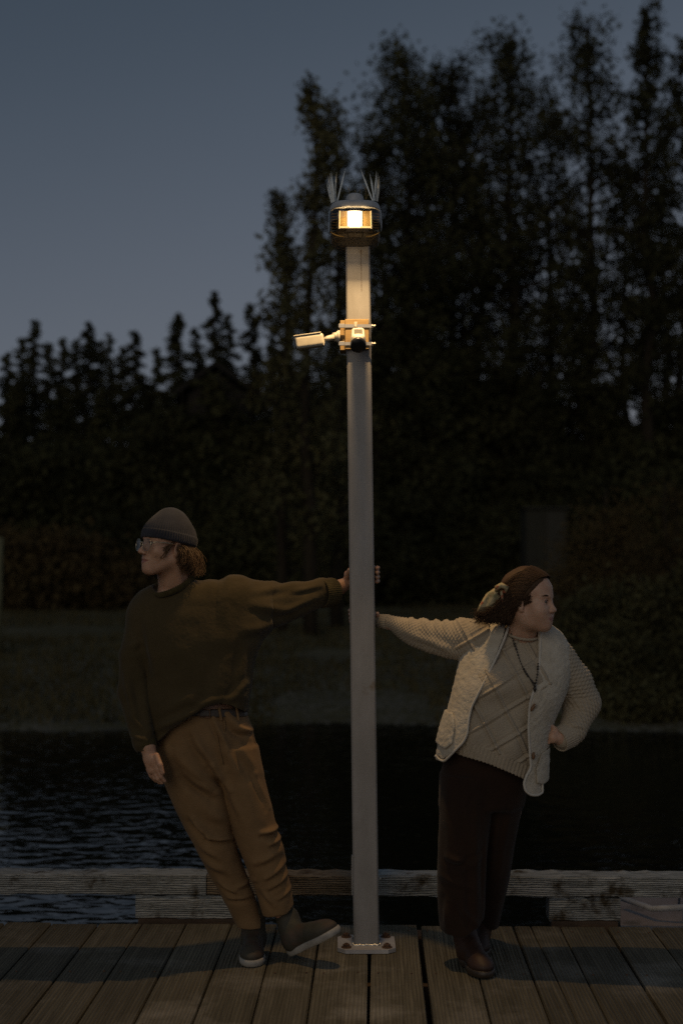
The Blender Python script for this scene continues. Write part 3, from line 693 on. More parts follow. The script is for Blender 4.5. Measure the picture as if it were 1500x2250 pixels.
MB().tube([W(712, 748, CY - .045), W(711, 758, CY - .05)], .002, 5).build('cable', M['plastic'], cam_l)
cf = W(786.5, 744, POLE_Y - .12)
cam_f = empty('security_camera', (cf[0], POLE_Y - .07, cf[2]), 0, 'cream bullet camera with a dark round face, mounted on the front board', 'security camera', 'cameras on the lamp post')
Rf = rotm(rx=math.radians(28))
sdf_obj('camera_body', [('u', rc(cf + Rf @ np.array([0, -.045, 0]), cf + Rf @ np.array([0, .045, .0]), .029, .026)), ('u', bx(cf + Rf @ np.array([0, -.005, .012]), (.0255, .052, .020), Rf, .012), .01),
                        ('s', rc(cf + Rf @ np.array([0, -.09, -.004]), cf + Rf @ np.array([0, -.060, -.004]), .026))], M['plastic'], cam_f, vox=.0025, it=1)
MB().tube([cf + Rf @ np.array(p) for p in ((0, -.050, -.003), (0, -.0735, -.003), (0, -.078, -.003))], [.029, .031, .026], 24).build('camera_face', M['black'], cam_f, True)
MB().box((-.0165, -.030, 0), (.0165, .022, .003), Rf, cf + Rf @ np.array([0, -.008, .0315]), bev=.0008).build('solar_cell', mat('dark_cell', (.10, .095, .085), .35), cam_f)
MB().tube([cf + Rf @ np.array([0, .04, 0]), (cf[0], POLE_Y - .071, cf[2] + .004)], [.014, .018], 12).build('arm', M['plastic'], cam_f, True)

# ================================================================== PEOPLE
def frame(f, up=(0, 0, 1)):
    f = np.array(f, float); f /= np.linalg.norm(f); u = np.array(up, float); u -= f * (u @ f); u /= np.linalg.norm(u)
    return np.stack([f, np.cross(u, f), u], 1)          # columns: forward, left, up

def head_ops(o, R, s=1., fem=False):
    """skull, jaw, brow, nose, lips, lids and ears, all blended into one surface"""
    g = lambda *p: o + R @ (np.array(p) * s)
    E = lambda c, r, k=.02, rz=0., ry=0.: ('u', el(g(*c), np.array(r) * s, R @ rotm(ry=ry, rz=rz)), k * s)
    ops = [E((-.012, 0, .036), (.097, .076, .089), 0), E((.030, 0, .040), (.058, .062, .058), .03), E((.032, 0, -.030), (.056, .056, .076), .03)]
    for y in (-1, 1):
        ops += [('u', rc(g(-.008, y * .050, -.052), g(.058, y * .016, -.100), .019 * s, .017 * s), .03 * s), E((.054, y * .038, -.030), (.026, .024, .022), .03),
                ('u', rc(g(.083, y * .014, .019), g(.066, y * .046, .018), .0085 * s, .007 * s), .014 * s)]
    ops += [E((.073 if not fem else .071, 0, -.102), (.018, .021, .016), .02), E((.060, 0, -.070), (.034, .036, .030), .02)]
    if fem:
        for y in (-1, 1): ops += [E((.056, y * .036, -.044), (.028, .026, .030), .03)]
    for y in (-1, 1): ops.append(('s', el(g(.092, y * .031, -.004), np.array((.015, .017, .0115)) * s, R), .012 * s))
    ops += [('u', rc(g(.084, 0, .010), g(.106 if not fem else .102, 0, -.032), .0065 * s, .0092 * s), .012 * s), E((.109 if not fem else .1035, 0, -.036), (.0100, .0105, .0092), .010)]
    for y in (-1, 1):
        ops += [E((.098, y * .0125, -.040), (.0105, .0072, .0072), .006), ('s', el(g(.1035, y * .0062, -.0475), np.array((.0055, .0032, .004)) * s, R), .002 * s)]
        ops += [('u', el(g(.0735, y * .031, -.003), .0142 * s), .004 * s), ('s', el(g(.0885, y * .031, -.0035), np.array((.009, .0120, .0047)) * s, R), .002 * s)]
    for y in (-1, 1):
        ops += [('u', rc(g(.0880, y * .004, -.0640), g(.0815, y * .0235, -.0675), .0046 * s, .0026 * s), .006 * s), ('u', rc(g(.0855, y * .002, -.0755), g(.0805, y * .0215, -.0705), .0060 * s, .0030 * s), .006 * s)]
    for y in (-1, 1): ops.append(('s', rc(g(.0935, 0, -.0692), g(.0860, y * .0265, -.0655 if fem else -.0688), .0021 * s, .0021 * s), .003 * s))
    for y in (-1, 1):
        Re = R @ rotm(ry=-.18, rz=y * .28)
        ops += [('u', el(g(-.008, y * .0790, -.012), np.array((.0175, .0065, .031)) * s, Re), .006 * s), ('s', el(g(-.004, y * .0855, -.010), np.array((.0095, .0045, .019)) * s, Re), .004 * s),
                ('u', el(g(-.002, y * .0765, -.037), np.array((.008, .006, .009)) * s, Re), .005 * s)]
    return ops

def lip_fn(o, R, s):
    def fn(C):
        q = (C - o) @ R / s
        m = (q[:, 0] > .070) & (np.abs(q[:, 2] + .0697) < .0105 * (1 - (np.abs(q[:, 1]) / .0255) ** 1.6))
        return m.astype(int)
    return fn

def eyes(o, R, s, parent, brow):
    for y in (-1, 1):
        c = o + R @ (np.array((.0735, y * .031, -.003)) * s); r = .0129 * s; V = [c + R @ np.array((r, 0, 0))]; F3 = []; mi = []; n = 16; rings = 12
        for i in range(1, rings + 1):
            a = PI * i / rings
            for k in range(n): V.append(c + R @ (r * np.array((math.cos(a), math.sin(a) * math.cos(2 * PI * k / n), math.sin(a) * math.sin(2 * PI * k / n)))))
        F = [(0, 1 + k, 1 + k, 1 + (k + 1) % n) for k in range(n)]
        me = bpy.data.meshes.new('eye'); fs = [(0, 1 + k, 1 + (k + 1) % n) for k in range(n)]
        for i in range(rings - 1): fs += [(1 + i * n + k, 1 + i * n + n + k, 1 + i * n + n + (k + 1) % n, 1 + i * n + (k + 1) % n) for k in range(n)]
        me.from_pydata([tuple(map(float, v)) for v in V], [], fs); me.polygons.foreach_set('material_index', [1 if j < n * 3 else 0 for j in range(len(fs))])
        link('eye', me, [M['eye_white'], M['iris']], parent, True)
        la = [np.array([o + R @ (np.array((.0895 - .34 * (abs(q) - .010) ** 1.0 * .35 - .002, y * q, .0012 + .0042 * math.sin(PI * (q - .018) / .028) + dz)) * s) for q in np.linspace(.018, .046, 12)]) for dz in (0, -.0008)]
        V_, F_ = strands(la, .0011, .0008, 3); link('eyelashes', np_mesh('eyelashes', V_, F_), M['black'], parent)
        P = []
        for k in range(16):
            t = k / 15; P.append([o + R @ (np.array((.0905 - .020 * t * t, y * (.014 + .034 * t), .0165 + .006 * math.sin(PI * t * .8) + dz - .004 * t)) * s) for dz in (0,)][0])
        br = [np.array([p + R @ (np.array((.0008 * (j % 2), y * q * .008, q * .0025 + (j - 1.5) * .0016)) * s) for q in (0, .5, 1)]) for p in P[:-1] for j in range(4)]
        V_, F_ = strands(br, .0013, .0007, 3); link('eyebrow', np_mesh('eyebrow', V_, F_), brow, parent)

def finger(pts, r0, r1):
    n = len(pts) - 1
    return [('u', rc(pts[i], pts[i + 1], r0 + (r1 - r0) * i / n, r0 + (r1 - r0) * (i + 1) / n), .0035) for i in range(n)]

def path_param(P, pts):
    """nearest position along a polyline: (arc length, angle round it, radius)"""
    pts = np.array(pts); best = np.full(len(P), 1e9); S_ = np.zeros(len(P)); A = np.zeros(len(P)); acc = 0
    for i in range(len(pts) - 1):
        a, b = pts[i], pts[i + 1]; ab = b - a; L = np.linalg.norm(ab); t = np.clip((P - a) @ ab / L ** 2, -.3 if i == 0 else 0, 1.3 if i == len(pts) - 2 else 1)
        q = P - a - t[:, None] * ab; d = np.linalg.norm(q, axis=1); e1 = np.cross(ab / L, (0, 1, 0)); e1 /= np.linalg.norm(e1); e2 = np.cross(ab / L, e1)
        m = d < best; best[m] = d[m]; S_[m] = acc + t[m] * L; A[m] = np.arctan2(q[m] @ e2, q[m] @ e1); acc += L
    return S_, A, best

# ------------------------------------------------------------------ the man
man = empty('person', W(560, 2095, 5.46) * (1, 1, 0), 0, 'person in a slate beanie, glasses, olive sweater and tan trousers, leaning left', 'person', 'two people hanging off the lamp post')
HO = W(366, 1198, 5.33); HR = frame((-.80, -.58, .10), (.02, 0, 1)); HS = .97
shA, elA, wrA = W(312, 1372, 5.38), W(293, 1510, 5.36), W(324, 1640, 5.27)
shB, elB, wrB = W(540, 1322, 5.40), W(645, 1320, 5.53), W(745, 1291, 5.685)
hipA, knA, anA = W(415, 1630, 5.42), W(478, 1835, 5.45), W(556, 2035, 5.53)
hipB, knB, anB = W(505, 1630, 5.42), W(575, 1840, 5.46), W(628, 2028, 5.50)
ops = head_ops(HO, HR, HS)
ops += [('u', rc(HO + HR @ np.array((-.025, 0, -.05)), W(388, 1305, 5.41), .056, .066), .03), ('u', rc(W(340, 1345, 5.40), W(480, 1315, 5.41), .055, .06), .05),
        ('u', el(W(425, 1410, 5.39), (.155, .10, .19)), .05), ('u', el(W(445, 1560, 5.41), (.13, .09, .14)), .05), ('u', el(W(458, 1625, 5.42), (.15, .10, .10)), .05),
        ('u', rc(shA, elA, .046, .038), .03), ('u', rc(elA, wrA, .038, .026), .02), ('u', rc(shB, elB, .046, .038), .03), ('u', rc(elB, wrB, .038, .027), .02),
        ('u', rc(hipA, knA, .075, .055), .04), ('u', rc(knA, anA, .050, .029), .03), ('u', rc(hipB, knB, .075, .055), .04), ('u', rc(knB, anB, .050, .029), .03),
        ('u', rc(anA, W(556, 2076, 5.53), .026, .020), .02), ('u', rc(anB, W(655, 2056, 5.47), .026, .020), .02)]
# muscle cord and collar bones at the neck
ops += [('u', rc(HO + HR @ np.array((-.012, .055, -.055)), W(398, 1300, 5.345), .012, .011), .02), ('u', rc(W(345, 1305, 5.345), W(378, 1308, 5.335), .008, .008), .02)]
# hand holding the post from behind: palm on the far face, fingers folding round the right edge
P = lambda u, v, Y: W(u, v, Y)
ops += [('u', rc(wrB, P(772, 1274, 5.712), .0255, .023), .02), ('u', rc(P(765, 1262, 5.712), P(802, 1254, 5.716), .0175, .016), .012), ('u', rc(P(770, 1276, 5.712), P(804, 1272, 5.716), .0175, .016), .012)]
for i, (v, e) in enumerate(((1247.5, 0), (1257, 1), (1267, .6), (1276.5, -.6))):
    ops += finger([P(798, v + 1, 5.716), P(822, v, 5.712), P(829.5, v + .3, 5.690 - .004 * (i % 2)), P(827.5 - (i == 3), v + 1.5, 5.650 + .006 * abs(i - 1.3))], .0095, .0078)
ops += finger([P(758, 1280, 5.700), P(762, 1265, 5.672), P(767.5, 1252, 5.640)], .0135, .0085)
# hand hanging at the hip, fingers loosely curled
hd = wrA + (P(331, 1662, 5.26) - wrA)
ops += [('u', rc(wrA, P(333, 1668, 5.255), .025, .022), .02), ('u', rc(P(326, 1668, 5.262), P(333, 1692, 5.255), .019, .016), .015), ('u', rc(P(342, 1664, 5.250), P(348, 1690, 5.245), .017, .015), .015)]
for i, (u0, v0, u1, v1, u2, v2, y) in enumerate(((347, 1690, 354, 1706, 362, 1716, 5.240), (340, 1694, 347, 1711, 356, 1720, 5.250), (333, 1694, 341, 1710, 351, 1720, 5.262), (326, 1690, 333, 1705, 343, 1716, 5.274))):
    ops += finger([P(u0, v0, y), P(u1, v1, y - .004), P(u2, v2, y + .006)], .0088, .0068)
ops += finger([P(344, 1660, 5.240), P(352, 1680, 5.222), P(357, 1698, 5.224)], .0115, .0085)
body = sdf_obj('body', ops, [M['skin'], M['lips']], man, vox=.0028, it=1, matfn=lip_fn(HO, HR, HS))
eyes(HO, HR, HS, man, M['hair_m'])

# sweater
torso = zl([(1275, 352, 470, 5.415, .070), (1292, 322, 520, 5.41, .088), (1315, 298, 560, 5.405, .10), (1345, 286, 572, 5.40, .113), (1400, 300, 568, 5.39, .125), (1450, 314, 560, 5.39, .13), (1500, 320, 556, 5.39, .13),
            (1545, 318, 548, 5.39, .135), (1590, 322, 543, 5.40, .14), (1650, 326, 545, 5.40, .142)], p=2.3, cap=.03)
sleeveB = xl([(505, 1270, 1440, 5.405, .095), (545, 1272, 1415, 5.41, .080), (585, 1278, 1390, 5.45, .070), (620, 1282, 1374, 5.49, .062), (660, 1279, 1357, 5.54, .056), (700, 1272, 1336, 5.60, .047), (733, 1269, 1331, 5.655, .042)], p=2.1, cap=.004)
sh = [('u', rc(W(320, 1362, 5.395), W(296, 1440, 5.365), .062, .058), .035), ('u', rc(W(296, 1440, 5.365), W(291, 1520, 5.335), .056, .052), .012), ('u', rc(W(291, 1520, 5.335), W(316, 1632, 5.275), .052, .040), .012), ('u', rc(W(316, 1628, 5.285), W(321, 1642, 5.275), .038, .036), .004)]
HEM = [(300, 1652), (330, 1640), (350, 1628), (372, 1608), (400, 1590), (425, 1572), (450, 1556), (480, 1549), (505, 1552), (525, 1562), (545, 1576), (560, 1580)]
hemf = below([(240, 1652)] + HEM + [(600, 1580)], 5.27)
ring_c = W(379, 1284, 5.385); ex = np.array((math.cos(.36), 0, math.sin(.36))); ey = np.array((0, .078, .030))
hole = el(ring_c + (0, -.004, .012), (.080, .080, .042), rotm(ry=-.36) @ rotm(rx=.36))
def hang(P):  # the cut hem works on the torso only
    return np.where(P[..., 0] > W(306, 1600, 5.35)[0], np.minimum(.1, hemf(P)), -1)
ops = [('u', torso), ('u', rc(W(335, 1350, 5.41), W(500, 1322, 5.415), .066, .074), .06), ('i', hang), ('u', sleeveB, .07)] + sh
ops += [('s', hole, .006), ('s', rc(W(320, 1640, 5.28), W(325, 1665, 5.265), .031)), ('s', rc(W(715, 1301, 5.63), W(745, 1300, 5.665), .034))]
FM = [(560, 1330, 640, 1345, .016, .006), (545, 1385, 610, 1372, .02, .010), (560, 1300, 630, 1290, .013, .004), (600, 1350, 690, 1318, .012, .006), (640, 1300, 700, 1290, .010, .004), (330, 1370, 345, 1470, .022, .010), (318, 1480, 335, 1600, .018, .008),
      (545, 1420, 520, 1540, .018, .006), (500, 1450, 470, 1545, .026, .006), (360, 1560, 440, 1520, .020, .006), (345, 1600, 420, 1560, .014, .009), (380, 1590, 470, 1535, .012, .008), (430, 1540, 530, 1530, .014, .006), (540, 1500, 500, 1545, .012, .006),
      (280, 1480, 300, 1560, .014, .006), (300, 1570, 325, 1600, .012, .006), (285, 1420, 310, 1410, .014, .005), (295, 1610, 330, 1620, .008, .004)]
def dman(P, N):
    t = P[:, 0] * 0; q = P * 9
    d = 1.4 * folds(P, N, FM, 5.33) + .0045 * vnoise(P * (7, 7, 5)) + .0022 * vnoise(P * 22 + 9)
    top = np.clip(N[:, 2], 0, 1) * (P[:, 0] > W(430, 1290, 5.4)[0]) * (P[:, 0] < W(720, 1290, 5.4)[0]); d += top * .0035 * np.sin(P[:, 0] * 62 + 2 * vnoise(P * 14))
    return d + .0006 * vnoise(P * 160)
sw = sdf_obj('sweater', ops, M['olive'], man, vox=.0042, it=1, disp=dman)
# collar, cuffs
an = np.linspace(0, 2 * PI, 61); cpts = np.array([ring_c + ex * .081 * math.cos(a) + ey * math.sin(a) + (0, 0, .004) for a in an])
V = []; n = 10
rib = 60
Vc = []; NR = 240; 
for i in range(NR):
    a = 2 * PI * i / NR; c = ring_c + ex * .083 * math.cos(a) + ey * math.sin(a) * 1.02 + (0, 0, .001); o_ = c - ring_c; o_ = o_ / np.linalg.norm(o_); up = np.cross(ex, ey / np.linalg.norm(ey)); rr_ = 1 + .10 * math.cos(i * 2 * PI * 56 / NR)
    for k in range(n):
        b_ = 2 * PI * k / n; Vc.append(c + (o_ * math.cos(b_) * .0075 - up * -math.sin(b_) * .0125) * rr_)
Fc = [(i * n + k, i * n + (k + 1) % n, ((i + 1) % NR) * n + (k + 1) % n, ((i + 1) % NR) * n + k) for i in range(NR) for k in range(n)]
link('collar', np_mesh('collar', Vc, Fc), M['olive_rib'], sw, True)
def cuff(pts, r, squash=1., mat_=None, par=None, name='cuff', ribs=30, thick=.004, cut=None):
    o_ = []
    for a, b, ra, rb in zip(pts[:-1], pts[1:], r[:-1], r[1:]): o_.append(('u', rc(a, b, ra, rb), .002))
    ax = (pts[-1] - pts[0]) / np.linalg.norm(pts[-1] - pts[0]); p0, p1 = pts[0], pts[-1]
    o_ += [('i', lambda P: (p0 - P) @ ax), ('i', lambda P: (P - p1) @ ax), ('s', rc(p0 - ax * .05, p1 + ax * .05, min(r) - thick), .001)]
    def dd(P, N):
        s_, A_, _ = path_param(P, [p0, p1]); return .0011 * np.cos(A_ * ribs)
    return sdf_obj(name, o_, mat_, par, vox=.0024, it=1, disp=dd)
cuff([W(703, 1304, 5.61), W(733, 1301, 5.655)], [.0580, .0570], mat_=M['olive_rib'], par=sw, ribs=44)
cuff([W(314, 1612, 5.295), W(322, 1645, 5.273)], [.0425, .0395], mat_=M['olive_rib'], par=sw, ribs=34)

# trousers, belt
hips = zl([(1540, 352, 536, 5.415, .108), (1565, 348, 540, 5.415, .112), (1600, 343, 553, 5.42, .122), (1640, 345, 563, 5.425, .128), (1680, 352, 572, 5.43, .12), (1705, 362, 576, 5.43, .10)], p=2.3, cap=.02)
legA = zl([(1640, 345, 470, 5.425, .115), (1700, 354, 496, 5.43, .115), (1760, 378, 508, 5.435, .105), (1830, 412, 512, 5.44, .092), (1880, 436, 527, 5.46, .082), (1940, 470, 548, 5.49, .074), (2000, 504, 572, 5.52, .068), (2034, 520, 583, 5.525, .066)], p=2.1, cap=.004)
legB = zl([(1640, 455, 565, 5.425, .115), (1700, 478, 580, 5.43, .112), (1760, 494, 595, 5.435, .10), (1830, 513, 612, 5.44, .088), (1860, 522, 624, 5.445, .084), (1900, 540, 629, 5.46, .080), (1950, 560, 640, 5.48, .072), (2010, 577, 649, 5.50, .066)], p=2.1, cap=.004)
hemB = below([(560, 2022), (600, 2012), (630, 2006), (648, 1990), (680, 1990)], 5.45)
ops = [('u', legA), ('u', legB, .004), ('u', hips, .02), ('i', lambda P: P[..., 2] - W(450, 1561, 5.31)[2] - (P[..., 0] - W(450, 1561, 5.31)[0]) * -.06), ('i', lambda P: np.where(P[..., 0] > W(572, 2010, 5.45)[0], hemB(P) * 1.0, -1.)),
       ('s', zl([(2008, 528, 572, 5.525, .052), (2050, 528, 574, 5.525, .052)], cap=.002)), ('s', zl([(1992, 588, 636, 5.50, .05), (2030, 588, 640, 5.50, .05)], cap=.002))]
FT = [(428, 1610, 470, 1680, .016, .010), (470, 1680, 505, 1735, .012, .009), (395, 1660, 480, 1740, .022, .009), (410, 1700, 470, 1745, .014, .010), (455, 1780, 500, 1810, .02, .006), (425, 1800, 458, 1840, .012, .011), (458, 1840, 505, 1850, .010, .011),
      (470, 1575, 500, 1640, .010, .006), (500, 1570, 545, 1620, .014, .009), (520, 1600, 560, 1612, .010, .007), (490, 1620, 520, 1690, .020, .007), (560, 1700, 590, 1780, .008, .004), (530, 1630, 560, 1700, .016, .006),
      (575, 1832, 615, 1826, .010, .012), (595, 1858, 622, 1846, .009, .009), (560, 1900, 610, 1880, .014, .006), (585, 1935, 625, 1905, .010, .008), (590, 1960, 635, 1930, .009, .007), (575, 1965, 600, 2000, .012, .006), (610, 1985, 645, 1960, .008, .006),
      (450, 1900, 500, 1925, .016, .006), (480, 1950, 520, 1975, .010, .008), (500, 1985, 550, 1985, .009, .006), (520, 1960, 555, 1945, .010, .006), (440, 1860, 480, 1890, .014, .005), (368, 1640, 385, 1700, .014, .006), (508, 1740, 530, 1800, .014, .005)]
crot = np.array([W(u, v, 5.3)[[0, 2]] for u, v in ((472, 1575), (478, 1620), (488, 1680), (505, 1735))])
def dtr(P, N):
    d = 1.7 * folds(P, N, FT, 5.34) + .0030 * vnoise(P * (9, 9, 7) + 3) + .0014 * vnoise(P * 26)
    return d
tr = sdf_obj('trousers', ops, M['canvas'], man, vox=.0042, it=1, disp=dtr)
def on(s, u, v, Y=5.3, out=.001):
    p = W(u, v, Y); y = float(front(s, p[0], p[2])); p = W(u, v, y); return np.array([p[0], float(front(s, p[0], p[2])) - out, p[2]])
seam = MB()
for pts in ([(472, 1572), (474, 1600), (482, 1640), (490, 1680)], [(493, 1572), (494, 1600), (488, 1640)], [(540, 1590), (556, 1618), (564, 1640)], [(352, 1612), (366, 1592), (378, 1574)], [(508, 1692), (540, 1690), (574, 1684)]):
    q = [on(hips, u, v, out=.0015) for u, v in pts]; q = [q[0] * (1 - t) + q[-1] * t if False else q[int(t)] * (1 - t % 1) + q[min(int(t) + 1, len(q) - 1)] * (t % 1) for t in np.linspace(0, len(q) - 1, 20)]; seam.tube(q, .0022, 5)
seam.build('seams', M['canvas'], tr, True, kind='stuff')
belt = loft(2, [(t, c0_, r0_ + .004, c1_, r1_ + .004) for t, c0_, r0_, c1_, r1_ in zip(hips.t[::6], *[c[::6] for c in hips.C])], p=2.3)
bz0 = W(500, 1578, 5.3)[2]; bz1 = W(500, 1556, 5.3)[2]; bxx = W(500, 1567, 5.3)[0]
tl = lambda P: (P[..., 0] - bxx) * -.05
sdf_obj('belt', [('u', belt), ('s', hips), ('i', lambda P: bz0 + tl(P) - P[..., 2]), ('i', lambda P: P[..., 2] - bz1 - tl(P))], M['leather'], tr, vox=.003, it=1)
for u in (410, 482, 520):
    p0, p1 = on(hips, u, 1554, out=.006), on(hips, u + 5, 1582, out=.006); MB().tube([p0, (p0 + p1) / 2 + (0, -.002, 0), p1], .0055, 6).build('belt_loop', M['canvas'], tr)
bb = on(hips, 450, 1567, out=.007); MB().box((-.022, -.002, -.016), (.022, .002, -.012), None, bb).box((-.022, -.002, .012), (.022, .002, .016), None, bb).box((-.022, -.002, -.012), (-.018, .002, .012), None, bb).box((.018, -.002, -.012), (.022, .002, .012), None, bb).build('buckle', M['rust_bolt'], tr)

# ankle boots with white soles
def shoe(name, heel, R, mats, parent, L=.275, top=None, sole_mat=None, high=.10, wd=1., shaft=True):
    g = lambda x, y, z: heel + R @ np.array((x * L / .28, y * wd, z))
    up = [('u', el(g(.050, 0, .050), (.052, .037, .042), R)), ('u', rc(g(.060, 0, .046), g(.195, .0, .036), .036, .035), .03), ('u', el(g(.205, 0, .034), (.062, .042, .029), R), .03), ('u', rc(g(.085, 0, .068), g(.15, 0, .048), .030, .028), .03)]
    if shaft: up += [('u', rc(g(.052, 0, .05), top, .047, .046), .02)]
    up += [('i', lambda P: ((heel - P) @ R)[..., 2] + .018)]
    o_ = sdf_obj(name, up, mats, parent, vox=.003, it=1, disp=lambda P, N: .0012 * vnoise(P * 40))
    so_ = [('u', el(g(.052, 0, .015), (.056, .041, .034), R)), ('u', el(g(.200, 0, .015), (.073, .049, .034), R), .02), ('u', rc(g(.08, 0, .015), g(.17, 0, .015), .036, .043), .02),
           ('i', lambda P: ((P - heel) @ R)[..., 2] - .026), ('i', lambda P: ((heel - P) @ R)[..., 2])]
    sdf_obj('sole', so_, sole_mat, o_, vox=.0025, it=1)
    return o_
hA = W(556, 2075, 5.60) * (1, 1, 0); hA[0] = W(556, 2100, 5.46)[0] - .004
RA = frame((.02, -1, 0)); shoe('shoe', hA + (0, 0, .001), RA, M['shoe'], man, top=W(557, 2004, 5.53), sole_mat=M['sole'], L=.275)
pitch = math.radians(28); fB = np.array((math.cos(math.radians(38)) * math.cos(pitch), -math.sin(math.radians(38)) * math.cos(pitch), math.sin(pitch)))
RB = frame(fB, (-.35, 0, 1)); hB = W(641, 2088, 5.485); hB[2] = .006
shoe('shoe', hB, RB, M['shoe'], man, top=W(632, 2018, 5.50), sole_mat=M['sole'], L=.275)

# beanie
HL = lambda P: (P - HO) @ HR / HS
def brim(P): q = HL(P); return (.012 + .10 * q[..., 0] - q[..., 2]) * HS
def foldz(P): q = HL(P); return (q[..., 2] - (.050 + .10 * q[..., 0])) * HS
gH = lambda *p: HO + HR @ (np.array(p) * HS)
dome = el(gH(-.008, 0, .026), np.array((.113, .092, .099)) * HS, HR); dome2 = el(gH(-.010, 0, .096), np.array((.050, .048, .048)) * HS, HR)
def dbn(P, N):
    q = HL(P); a = np.arctan2(q[:, 1], q[:, 0] + .01); r = np.clip((.125 - q[:, 2]) / .06, 0, 1); return (.0013 * np.cos(a * 60)) * r + .0012 * vnoise(P * 30)
bn = sdf_obj('beanie', [('u', dome), ('u', dome2, .05), ('i', brim), ('s', el(gH(-.010, 0, .028), np.array((.100, .082, .092)) * HS, HR))], M['beanie'], man, vox=.0025, it=1, disp=dbn)
sdf_obj('turned_cuff', [('u', el(gH(-.010, 0, .030), np.array((.114, .0965, .112)) * HS, HR)), ('i', brim, .006), ('i', foldz, .006), ('s', el(gH(-.010, 0, .030), np.array((.105, .087, .10)) * HS, HR))], M['beanie'], bn, vox=.0025, it=1, disp=dbn)

# the man's hair: curls from under the beanie over ear and nape, a few strands across the cheek
rh = np.random.default_rng(11); paths = []
for i in range(1400):
    a = rh.uniform(.50, 1.35) * PI * 1.0; a = rh.uniform(1.45, 3.9)
    x0, y0 = math.cos(a) * .088 - .012, math.sin(a) * .074; z0 = rh.uniform(-.012, .012)
    L_ = rh.uniform(.07, .125) * (1.0 if a > 1.8 else .75); k = rh.uniform(45, 75); ph = rh.uniform(0, 6.28); out = rh.uniform(.10, .55); cw = rh.uniform(.008, .018); m_ = 18; P_ = []
    for j in range(m_):
        t = j / (m_ - 1); s_ = t * L_; r_ = 1 + out * (t ** .8) * 1.3 - .25 * t * t
        P_.append(gH(x0 * r_ + cw * t * math.sin(k * s_ + ph) - .012 * t, y0 * r_ + cw * t * math.cos(k * s_ + ph), z0 - s_ * (1 - .15 * t) + .010 * math.sin(PI * t)))
    paths.append(P_)
for i in range(26):
    x1, z1 = rh.uniform(.035, .075), rh.uniform(-.062, -.025); P_ = []
    for j in range(12):
        t = j / 11; x = -.0 + rh.uniform(-.0005, .0005) + (.012 + (x1 - .012) * t); P_.append(gH(x, .076 - .030 * t * t * (x1 / .075) + .003, .012 + (z1 - .012) * t ** 1.15 + .004 * math.sin(t * 7 + i)))
    paths.append(P_)
Vh, Fh = strands(paths[:1400], .0013, .0005, 3); V2, F2 = strands(paths[1400:], .0013, .0005, 3)
base = [('u', el(gH(-.062, 0, -.012), np.array((.048, .072, .052)) * HS, HR)), ('u', el(gH(-.040, .050, -.030), np.array((.036, .030, .045)) * HS, HR), .02), ('u', el(gH(-.075, .02, -.050), np.array((.036, .050, .038)) * HS, HR), .02)]
Vb, Fb = sdf_arrays(base, .004, 1); Nb = normals(Vb, Fb); Vb = Vb + Nb * (.004 * vnoise(Vb * 60) + .003 * vnoise(Vb * 120))[:, None]
link('hair', np_mesh('hair', np.concatenate([Vb, Vh, V2]), np.concatenate([Fb, Fh + len(Vb), F2 + len(Vb) + len(Vh)])), M['hair_m'], man, True)

# glasses: thin gold wire, round lenses
gl = empty('glasses', gH(.10, 0, 0), 0); gl.parent = man; gl.matrix_parent_inverse = wmat(man).inverted()
for y in (-1, 1):
    n = 30; c = np.array((.1055, y * .034, -.008)); ring = []
    for k in range(n + 1):
        a = 2 * PI * k / n; ca, sa = math.cos(a), math.sin(a); ring.append(gH(c[0] - .008 * abs(y * .034 + ca * .026) / .05 + .004, c[1] + ca * .0265, c[2] + sa * .0235 - .002 * sa * sa))
    MB().tube(ring, .0011, 5, False).build('rim', M['frame'], gl, True)
    dsk = MB(); dsk.add([gH(.1035 - .001, c[1], c[2])] + ring[:-1], [(0, 1 + k, 1 + (k + 1) % n) for k in range(n)]); dsk.build('lens', M['spec_glass'], gl)
    MB().tube([gH(.098, y * .0605, -.001), gH(.085, y * .071, .003), gH(.04, y * .0775, .004), gH(-.005, y * .080, .002)], .0022, 5).build('temple_arm', M['frame'], gl, True)
MB().tube([gH(.1085, -.0085, -.002), gH(.112, 0, .002), gH(.1085, .0085, -.002)], .0011, 5).build('bridge', M['frame'], gl, True)

